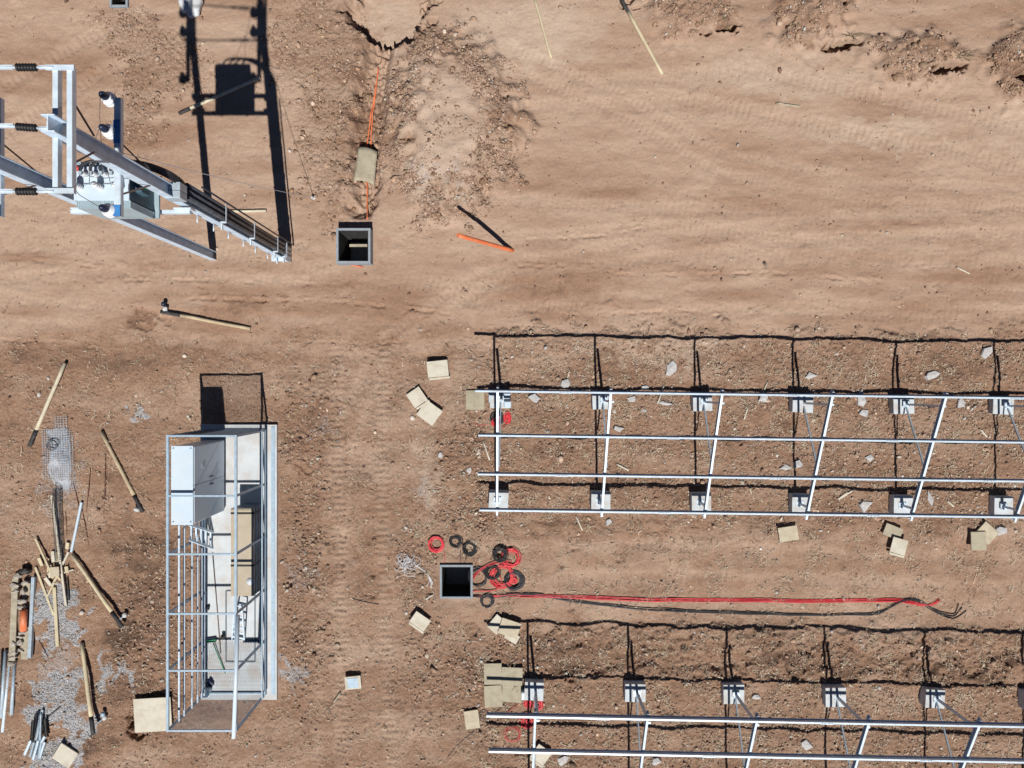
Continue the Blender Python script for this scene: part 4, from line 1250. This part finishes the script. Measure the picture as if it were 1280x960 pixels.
# cable ducts down the right pole with clamps
duct = []
for k in range(3):
    x = BX + .155 + .0; y = PYw - .02 + k * .115
    m = MB(); m.tube([(x, y, .05), (x, y, 6.35)], .052, 12); m.build('cable_duct', M['duct'], ps)
m = MB(); m.tube([(BX + .25, PYw + .30, .0), (BX + .25, PYw + .30, 5.9)], .02, 8); m.build('earth_lead', M['blackcable'], ps)
for z in (.45, 1.2, 2.9, 4.6):
    m = MB()
    m.box((BX + .05, PYw - .10, z), (.32, .03, .05)); m.box((BX + .212, PYw + .09, z), (.010, .40, .05))
    m.box((BX + .12, PYw - .19, z), (.03, .14, .05))
    m.build('pipe_clamp', M['galv'], ps)
for z in (.45, 1.2, 2.1, 2.9, 3.8, 4.6, 5.4):
    m = MB(); m.tube([(BX - .06, PYw - .14, z), (BX - .06, PYw - .29, z)], .014, 6); m.build('climbing_step', M['galv'], ps)
m = MB(); m.box((BX - .02, PYw + .02, .35), (.44, .46, .05)); m.box((BX + .19, PYw, .3), (.02, .4, .5)); m.build('foot_bracket', M['galv'], ps)
# guy wire
g1 = Vector((BX - .05, PYw + .1, 8.9)); g0 = G(392, 247, .02)
m = MB(); pts = []
for i in range(25):
    f = i / 24; q = g1.lerp(g0, f); q.z -= .25 * math.sin(PI * f); pts.append(q)
m.tube(pts, .007, 5); m.build('stay_wire', M['wire'], ps)
m = MB(); m.bar(pts[-1], pts[-2].lerp(pts[-1], .55), .05, .05); m.lathe(g0 - Vector((0, 0, .03)), [(.05, 0), (.06, .03), (.03, .07)], 10); m.build('stay_clamp', M['offwhite'], ps)

# transformer
tx0, ty0 = -7.28, PYw - .02
tb, tt = 6.22, 7.20
tf = thing('transformer', 'white topped oil transformer hung between the two steel poles', 'transformer', (tx0, ty0, tb))
m = MB(); m.box((tx0, ty0 + .02, (tb + tt) / 2), (.92, .52, tt - tb)); m.build('tank', M['tank'], tf)
m = MB(); m.box((tx0, ty0 + .02, tt + .02), (.98, .60, .035)); m.build('cover', M['white_paint'], tf, bevel=.006)
for s, y in ((-1, ty0 - .33), (1, ty0 + .36)):
    f = MB()
    for k in range(26):
        x = tx0 - .47 + k * .0376
        f.box((x, y, (tb + tt) / 2 + .02), (.012, .12, tt - tb - .12))
    f.box((tx0, y - s * -.0, tt - .05), (.96, .13, .02)); f.box((tx0, y, tb + .10), (.96, .13, .02))
    f.box((tx0, y + s * .066, tb + .5), (.97, .008, .80))
    f.build('radiator', M['teal'], tf)
m = MB(); m.box((tx0 + .52, ty0 + .10, tb + .62), (.14, .34, .30)); m.build('terminal_box', M['tank'], tf, bevel=.006)
m = MB(); m.box((tx0 + .595, ty0 + .10, tb + .66), (.012, .17, .14)); m.build('gauge_glass', M['green'], tf)
m = MB(); m.box((tx0, ty0, tb + .03), (1.10, .74, .05)); m.build('base_skid', M['teal'], tf)
for k, x in enumerate((-.36, 0, .36)):
    b = MB(); c = Vector((tx0 + x, ty0 - .06, tt + .03))
    b.lathe(c, [(.05, 0), (.05, .03)] + [q for j in range(4) for q in ((.035, .04 + j * .055), (.062, .06 + j * .055), (.058, .075 + j * .055))] + [(.03, .27), (.02, .30)], 14)
    bo = b.build('high_voltage_bushing', M['porcelain'], tf)
    s_ = MB(); s_.tube([c + Vector((0, 0, .29)), c + Vector((0, 0, .37))], .012, 8); s_.build('terminal', M['galv_dull'], bo)
for k in range(4):
    c = Vector((tx0 - .27 + k * .18, ty0 + .17, tt + .03))
    b = MB(); b.lathe(c, [(.045, 0), (.05, .03), (.03, .06), (.045, .09), (.028, .12), (.02, .16)], 12)
    bo = b.build('low_voltage_bushing', M['porcelain'], tf)
    b = MB(); b.box(c + Vector((0, 0, .18)), (.05, .09, .03)); b.build('terminal', M['galv_dull'], bo)
for k, (dx, mt) in enumerate(((-.38, 'red'), (.02, 'galv_blue'))):
    b = MB(); b.lathe((tx0 + dx + .03, ty0 + .25, tt + .10), [(.035, 0), (.045, .03), (.045, .08), (.03, .1)], 10); b.build('plug_cap', M[mt], tf)
m = MB(); m.tube([(tx0 - .3, ty0 + .0, tt + .06), (tx0 + .3, ty0 + .0, tt + .06)], .012, 6); m.build('earth_bar', M['galv_dull'], tf)
# low voltage cables to the pole box
for k in range(4):
    a = Vector((tx0 - .27 + k * .18, ty0 + .20, tt + .22)); b = Vector((BX + .16, PYw + .05 + .05 * k, 6.45))
    c1 = a + Vector((.12, .28, .30)); c2 = Vector((BX + .28, PYw + .34, 7.25 - .05 * k))
    pts = []
    for i in range(17):
        f = i / 16; pts.append(a * (1 - f) ** 3 + c1 * 3 * f * (1 - f) ** 2 + c2 * 3 * f * f * (1 - f) + b * f ** 3)
    m = MB(); m.tube(pts, .026, 8)
    tag(m.build('power_cable', M['blackcable']), f'black cable arching from the transformer top to the pole box, {["first", "second", "third", "fourth"][k]} from the left', 'cable', 'transformer cables')
# box on the right pole
pb = thing('pole_box', 'light grey two part box mounted on the right steel pole beside the transformer', 'box', (BX + .02, PYw - .02, 6.4))
m = MB(); m.box((BX + .07, PYw + .09, 6.62), (.30, .145, .30)); m.box((BX + .07, PYw - .065, 6.62), (.30, .145, .30)); m.build('housing', M['galv_dull'], pb, bevel=.01)
m = MB(); m.box((BX + .07, PYw + .012, 6.60), (.27, .012, .28)); m.build('seam', M['navy'], pb)
# high voltage jumpers: thin wires from crossarm insulators to bushings
for k, (dy, x) in enumerate(((-.70, -.36), (.60, 0), (1.13, .36))):
    a = Vector((BX - .33, PYw + dy, HA + .2)); b = Vector((tx0 + x, ty0 - .06, tt + .40)); mid = a.lerp(b, .5) + Vector((-.1, 0, -.05))
    m = MB(); m.tube([a, a.lerp(mid, .5) + Vector((0, 0, .03)), mid, mid.lerp(b, .5), b], .006, 5)
    m.build('jumper_wire', M['brown_steel'], ps)

# white sack bundle at the top edge, on the ground under the left pole's shadow
def sack(px, py, sx, sy, sz, label, seed):
    c = P(px, py); rs = np.random.default_rng(seed); m = MB(); vs = []; nu, nv = 22, 10
    ph = rs.random(6) * 6
    for j in range(nv + 1):
        th = PI * j / nv
        for i in range(nu):
            a = 2 * PI * i / nu
            r = 1 + .10 * math.sin(2 * a + ph[0]) + .07 * math.sin(5 * a + 3 * th + ph[1]) + .05 * math.sin(9 * a - 4 * th + ph[2]) + .03 * rs.standard_normal()
            vs.append((c.x + sx * r * math.sin(th) ** .7 * math.cos(a), c.y + sy * r * math.sin(th) ** .7 * math.sin(a), gz(c.x, c.y) + sz * (.9 + math.cos(th) * (1 + .08 * math.sin(4 * a + ph[3])))))
    fs = [(j * nu + i, j * nu + (i + 1) % nu, (j + 1) * nu + (i + 1) % nu, (j + 1) * nu + i) for j in range(nv) for i in range(nu)]
    m.add(vs, fs, True)
    return tag(m.build('white_sack', M['offwhite']), label, 'sack', 'white sacks at the top edge')
sack(235, 2, .20, .42, .12, 'narrow white sack at the top edge of the photo, left of the pair', 2)
sack(247, 0, .22, .50, .14, 'wide white sack at the top edge of the photo, right of the pair', 4)
sack(239.5, 19, .09, .11, .06, 'small white bag lying just below the two big sacks', 6)

# ------------------------------------------------------------------ mesh sheets, pile of planks and steel at the left
def mesh_sheet(name, cx, cy, w, h, ang, sp, wr, label, mat, z0=.03, roll=None, group='wire mesh'):
    m = MB(); c = P(cx, cy); a = math.radians(ang); ca, sa = math.cos(a), math.sin(a); rs = random.Random(int(cx))
    def pt(u, v):
        if roll:
            th = u / w * 1.7 * PI; uu, zz = roll * math.sin(th), roll * (1 - math.cos(th))
        else:
            uu, zz = u, .02 * math.sin(3.1 * u + 2 * v) + .015 * math.sin(7 * v)
        x = c.x + uu * ca - v * sa; y = c.y + uu * sa + v * ca
        return Vector((x, y, gz(x, y) * .7 + z0 + zz))
    nu, nv = int(w / sp), int(h / sp)
    for i in range(nu + 1):
        u = -w / 2 + w * i / nu; e = rs.uniform(0, .04)
        m.tube([pt(u, -h / 2 + e + (h - e) * k / 12) for k in range(13)], wr, 4, cap=False)
    for j in range(nv + 1):
        v = -h / 2 + h * j / nv; e = rs.uniform(0, .05)
        m.tube([pt(-w / 2 + (w + e) * k / (14 if roll else 6), v) for k in range((14 if roll else 6) + 1)], wr, 4, cap=False)
    return tag(m.build(name, M[mat]), label, 'wire mesh', group)


mesh_sheet('wire_mesh_sheet', 72, 568, .74, 1.40, 0, .062, .0042, 'flat pale wire mesh sheet lying on the soil with a wire ring on it', 'wire', .06)
mesh_sheet('wire_mesh_sheet', 80, 580, .60, 1.55, 4, .062, .004, 'second wire mesh sheet lying askew under the pale flat one', 'wire', .03)
mesh_sheet('wire_mesh_sheet', 78, 535, .30, .65, 0, .062, .004, 'small wire mesh strip sticking out at the top of the mesh sheets', 'wire', .045)
mesh_sheet('wire_mesh_roll', 75.5, 655, .50, 2.0, 3, .06, .005, 'long dark narrow roll of wire mesh between the mesh sheets and the plank pile', 'wiredark', .02, .10)
m = MB(); m.tube(ringpts(P(69, 556), .14, gz(P(69, 556).x, P(69, 556).y) + .11, 22, 0, 1, 1)[:-1], .016, 7, closed=True)
m.tube(ringpts(P(71, 555), .10, gz(P(69, 556).x, P(69, 556).y) + .13, 18, 0, 1, 1)[:-1], .012, 6, closed=True)
tag(m.build('wire_ring', M['wiredark']), 'small dark wire ring lying on the pale mesh sheet', 'wire ring')
# pale plastic film under the mesh
def film(pts, label, seed):
    cx = sum(p[0] for p in pts) / len(pts); cy = sum(p[1] for p in pts) / len(pts); rs = random.Random(seed); m = MB(); vs = []; R = 6; n = len(pts) * 4
    ring = []
    for k in range(n):
        f = k / 4; i = int(f) % len(pts); j = (i + 1) % len(pts); u = f - int(f)
        ring.append((pts[i][0] + (pts[j][0] - pts[i][0]) * u + rs.uniform(-2, 2), pts[i][1] + (pts[j][1] - pts[i][1]) * u + rs.uniform(-2, 2)))
    for r in range(R + 1):
        for (x, y) in ring:
            f = r / R; q = P(cx + (x - cx) * f, cy + (y - cy) * f); vs.append((q.x, q.y, gz(q.x, q.y) + .012 + rs.uniform(0, .022) * (1 if r < R else .3)))
    fs = [(r * n + k, (r + 1) * n + k, (r + 1) * n + (k + 1) % n, r * n + (k + 1) % n) for r in range(R) for k in range(n)]
    m.add(vs, fs, True)
    return tag(m.build('plastic_film', M['film']), label, 'plastic film')
film([(60, 538), (82, 534), (88, 560), (90, 600), (84, 612), (66, 608), (60, 585), (64, 560)], 'crumpled whitish plastic film lying under the wire mesh sheets', 3)


def plank(p, q, w, th, mat, label, z=0.0, z2=None, name='plank', group='planks in the timber pile', cat='plank'):
    a = G(*p, th / 2 + z); b = G(*q, th / 2 + (z if z2 is None else z2))
    m = MB(); m.bar(a, b, w, th)
    return tag(m.build(name, M[mat], bevel=.003), label, cat, group)


plank((44, 673), (67.5, 722), .055, .035, 'timber', 'thin reddish plank reaching out at the upper left of the timber pile', .07, .12)
plank((44.5, 709), (67.5, 769), .06, .035, 'timber', 'thin plank slanting from the pile down across the gravel to the left', .02)
plank((64.5, 619), (82.5, 757), .06, .04, 'ply_pale', 'longest pale plank running from the mesh roll through the timber pile', .14, .03)
plank((68, 734), (72, 808), .09, .04, 'timber', 'plank pointing straight down over the grey gravel patch', .03)
plank((102, 628), (89.5, 690), .06, .05, 'white_paint', 'white rod beside the dark roll of wire mesh', .03, name='rod', group='rods by the timber pile', cat='rod')
PL = [((66, 689), (67, 703), .09), ((71, 690), (72, 706), .09), ((85, 678), (84, 686), .09), ((86, 690), (78, 706), .05), ((49, 697), (53, 707), .09), ((61, 698), (60, 715), .04),
      ((64, 706), (62, 722), .05), ((73, 718), (66, 730), .05), ((68, 728), (60, 745), .045), ((57, 722), (64, 732), .09), ((60, 717), (66, 722), .06), ((83, 708), (84, 715), .10), ((80, 716), (92, 712), .04), ((76, 725), (70, 718), .06)]
PD = ['short offcut at the top of the timber pile, left of two', 'short offcut at the top of the timber pile, right of two', 'short offcut standing off above the pile beside the white rod', 'slanting offcut under the pale long plank near the white rod',
      'short offcut at the left edge of the timber pile', 'narrow lath upright in the middle of the timber pile', 'narrow lath crossing the square offcut on the pile', 'crosswise lath at the lower end of the timber pile', 'lath sticking out below the timber pile',
      'triangular offcut at the lower left of the timber pile', 'small wedge of wood beside the square offcut', 'grey offcut right of the long pale plank', 'thin lath pointing right out of the timber pile', 'short lath under the square offcut']
for i, ((p, q, w), d) in enumerate(zip(PL, PD)):
    plank(p, q, w, .04, 'timber' if i % 3 else 'ply_pale', d, .03 + .012 * (i % 5), .02 + .01 * (i % 4))
board(69, 714.5, 11, 12, 4, 'small square yellow board on top of the timber pile', 'ply', .17, .03, group='planks in the timber pile')
plank((84, 721), (86.5, 750), .03, .03, 'tar', 'thin black rod on the gravel right of the long pale plank', .02, name='rod', group='rods by the timber pile', cat='rod')
for p, q, lab in [((92, 604), (100, 640), 'thin rusty rod beside the mesh roll, upper one'), ((113, 585), (108, 640), 'thin rusty rod right of the white rod'), ((102, 632), (111, 682), 'thin rusty rod crossing right of the white rod'), ((132, 568), (130, 648), 'thin rusty rod lying alone right of the mesh'),
                  ((48, 800), (60, 821), 'thin rusty rod below the gravel patch'), ((82, 640), (86, 690), 'thin rusty rod along the right side of the mesh roll')]:
    stick(p, q, .010, 'rust', lab, 'thin rusty rods on the soil', 'rusty_rod')

# two long planks with rubble and an orange pipe between them
plank((19.5, 723), (15, 826), .17, .05, 'timber_grey', 'wide grey plank forming the left side of the rubble row', .09, group='planks of the rubble row')
plank((34, 726), (31, 824), .20, .05, 'timber_grey', 'wide grey plank lying under the orange pipe', .02, group='planks of the rubble row')
plank((42.5, 721), (37.5, 822), .09, .10, 'galv_dull', 'dark grey steel channel right of the orange pipe', .04, name='steel_channel', group='planks of the rubble row', cat='channel')
m = MB(); m.tube([G(30, 762.5, .17), G(29.5, 788, .17)], .085, 14)
tag(m.build('orange_pipe_offcut', M['orange']), 'short thick orange pipe offcut lying on the grey planks', 'pipe')
BR = [((23, 720), (.22, .16, .22), .3), ((33, 713), (.20, .16, .30), .1), ((22, 731), (.22, .13, .10), -.2), ((21, 738), (.2, .10, .09), .2), ((34, 727), (.18, .12, .10), .4), ((33, 739), (.12, .14, .10), 0), ((31, 750), (.2, .10, .09), .1), ((32, 757), (.22, .09, .09), -.1),
      ((31, 789), (.22, .08, .10), .3), ((28, 795), (.20, .09, .09), .1), ((20, 803), (.16, .16, .12), .5), ((28, 802), (.16, .15, .12), .3), ((19, 815), (.24, .10, .09), .1), ((19, 820), (.2, .09, .09), -.1), ((28, 812), (.2, .08, .07), -.3), ((17, 828), (.2, .10, .09), 0)]
BD = ['upper left block at the head of the rubble row', 'tallest dark block at the very top of the rubble row', 'flat block on the left plank near its head', 'second flat block on the left plank near its head', 'block between the planks near their head', 'small upright block above the orange pipe', 'flat block well above the orange pipe', 'flat block touching the upper end of the orange pipe',
      'block touching the lower end of the orange pipe', 'flat block below the orange pipe', 'left one of the two cube blocks below the orange pipe', 'right one of the two cube blocks below the orange pipe', 'flat block low on the left plank', 'flat block next to the lowest on the left plank', 'slanting block low between the planks', 'lowest block at the foot of the rubble row']
for i, ((p, s_, a), d) in enumerate(zip(BR, BD)):
    o = chunk(p[0], p[1], s_[0] * K * 1.15, s_[1] * K * 1.1, math.degrees(a), d, 300 + i, 'tar' if i == 1 else 'rubble', s_[2] * .8)
    o.location.z += .10 if i not in (0, 1) else .0
    o.name = 'broken_block'; o['category'] = 'block'; o['group'] = 'blocks of the rubble row'

# pipes and profiles at the lower left
for p, q, r, mat, lab in [((3, 812), (0, 890), .03, 'tar', 'black steel pipe at the very left edge of the photo'), ((7, 813), (1.5, 897), .045, 'galv_dull', 'grey steel pipe, second from the left edge'),
                          ((12.5, 824), (3, 915), .038, 'galv', 'bright steel pipe reaching lowest of the four at the left edge'), ((18.5, 826), (14.5, 893), .045, 'galv_dull', 'short grey steel pipe, rightmost of the four at the left edge')]:
    m = MB(); a, b = G(*p, r), G(*q, r); m.tube([a, a.lerp(b, .5), b], r, 10)
    tag(m.build('steel_pipe', M[mat]), lab, 'pipe', 'pipes at the left edge')
rs = random.Random(9)
ST = [((48, 889), (43, 925), 'navy'), ((53, 888), (44, 932), 'galv_dull'), ((42, 900), (40, 925), 'tar'), ((56, 899), (58, 921), 'tar'), ((51, 894), (50, 926), 'galv_dull'), ((46, 892), (41, 930), 'tar'), ((54, 900), (60, 920), 'navy'),
      ((39, 926), (31, 944), 'galv'), ((43, 928), (38, 946), 'galv_dull'), ((48, 926), (42, 950), 'galv'), ((52, 926), (48, 949), 'galv_dull'), ((56, 928), (50, 948), 'galv'), ((57, 920), (52, 928), 'galv')]
SD = ['dark blue profile', 'long grey profile on top', 'short black profile on the left', 'black profile on the right', 'grey profile in the middle', 'long black profile', 'dark profile on the far right', 'bright profile lowest on the left', 'grey profile second from lower left', 'bright profile at the lower middle', 'grey profile at the lower middle right', 'bright profile at the lower right', 'small bright stub']
for i, ((p, q, mat), d) in enumerate(zip(ST, SD)):
    z = .02 + .022 * (i % 5); a, b = G(*p, z + .03), G(*q, z + .03); m = MB()
    dr = (b - a).normalized(); sd = Vector((-dr.y, dr.x, 0)); w = .06
    m.bar(a, b, w, .006); m.bar(a + sd * w / 2 + Vector((0, 0, .02)), b + sd * w / 2 + Vector((0, 0, .02)), .006, .045); m.bar(a - sd * w / 2 + Vector((0, 0, .02)), b - sd * w / 2 + Vector((0, 0, .02)), .006, .045)
    tag(m.build('steel_profile', M[mat]), d + ' in the fanned steel pile at the lower left', 'steel profile', 'steel profiles in the fanned pile')
stick((60, 896), (76, 883), .018, 'tar', 'thin black bar lying across the gravel beside the fanned steel pile', 'rods by the timber pile', 'bar')

# tangle of white strapping beside the chamber
m = MB(); rs = random.Random(21)
for k in range(34):
    c = (507 + rs.gauss(0, 6), 703 + rs.gauss(0, 5)); a = rs.random() * 6.3; pts = []
    r = rs.uniform(3, 8); sp = rs.uniform(1.5, 4)
    for i in range(9):
        t = a + sp * i / 8; g = P(c[0] + r * math.cos(t), c[1] + r * .8 * math.sin(t)); pts.append(Vector((g.x, g.y, gz(g.x, g.y) + .02 + rs.uniform(0, .07))))
    m.tube(pts, .0075, 4)
for k in range(6):
    o = rs.uniform(-1.5, 1.5); pts = []
    for (x, y) in ((512, 703), (522, 708), (531, 714), (537, 721), (541 + 2 * o, 728), (540 + 3 * o, 735)):
        g = P(x + o + rs.uniform(-1, 1), y + o); pts.append(Vector((g.x, g.y, gz(g.x, g.y) + .02)))
    m.tube(pts, .008, 4)
tag(m.build('strapping_tangle', M['rope']), 'tangle of thin white strapping on the soil left of the cable chamber', 'strapping')

# grass tufts in the pits of the top right heaps
for (x, y), d in zip([(1055, 58), (1188, 82), (905, 37)], ['middle heap', 'heap with the widest pit', 'left heap']):
    m = MB(); rs = random.Random(x); c = G(x, y)
    for k in range(26):
        b = Vector((c.x + rs.gauss(0, .10), c.y + rs.gauss(0, .05), 0)); b.z = gz(b.x, b.y)
        a = rs.uniform(-.9, .9) + (0 if rs.random() < .5 else PI); L_ = rs.uniform(.15, .4)
        m.tube([b, b + Vector((math.cos(a) * L_ * .4, math.sin(a) * L_ * .25, L_ * .45)), b + Vector((math.cos(a) * L_ * .9, math.sin(a) * L_ * .5, L_ * .5))], .006, 4, .002)
    tag(m.build('dry_plant', M['grass']), f'sparse dry plant in the pit of the {d}, top right', 'plant', 'dry plants in the pits')

# ------------------------------------------------------------------ light and camera
EL = math.radians(55.3); SH = math.radians(5.5)
sun_dir = Vector((math.sin(SH) * math.cos(EL), -math.cos(SH) * math.cos(EL), math.sin(EL)))
sl = bpy.data.lights.new('sun', 'SUN'); sl.energy = 5.0; sl.angle = math.radians(.5); sl.color = (1.0, .965, .91)
so = bpy.data.objects.new('sun', sl); C.objects.link(so)
so.rotation_euler = (-sun_dir).to_track_quat('-Z', 'Y').to_euler(); so.location = sun_dir * 60
w = bpy.data.worlds.new('World'); bpy.context.scene.world = w; w.use_nodes = True
nt = w.node_tree; bg = nt.nodes['Background']
sk = nt.nodes.new('ShaderNodeTexSky'); sk.sky_type = 'NISHITA'; sk.sun_disc = False
sk.sun_elevation = EL; sk.sun_rotation = math.atan2(sun_dir.x, sun_dir.y)
sk.altitude = 1200; sk.air_density = .45; sk.dust_density = .1; sk.ozone_density = 5.0
nt.links.new(sk.outputs[0], bg.inputs[0]); bg.inputs[1].default_value = .05
cam = bpy.data.cameras.new('camera'); co = bpy.data.objects.new('camera', cam); C.objects.link(co)
cam.sensor_width = 36; cam.lens = 36 * (H * K) / 1280
cam.clip_end = 2000
co.location = (0, 0, H); co.rotation_euler = (0, 0, 0)
bpy.context.scene.camera = co
vs_ = bpy.context.scene.view_settings
vs_.view_transform = 'Standard'; vs_.look = 'None'; vs_.exposure = .17; vs_.gamma = 1.0
bpy.context.scene.cycles.max_bounces = 6
for o in bpy.data.objects:
    if '_o' in o: del o['_o']
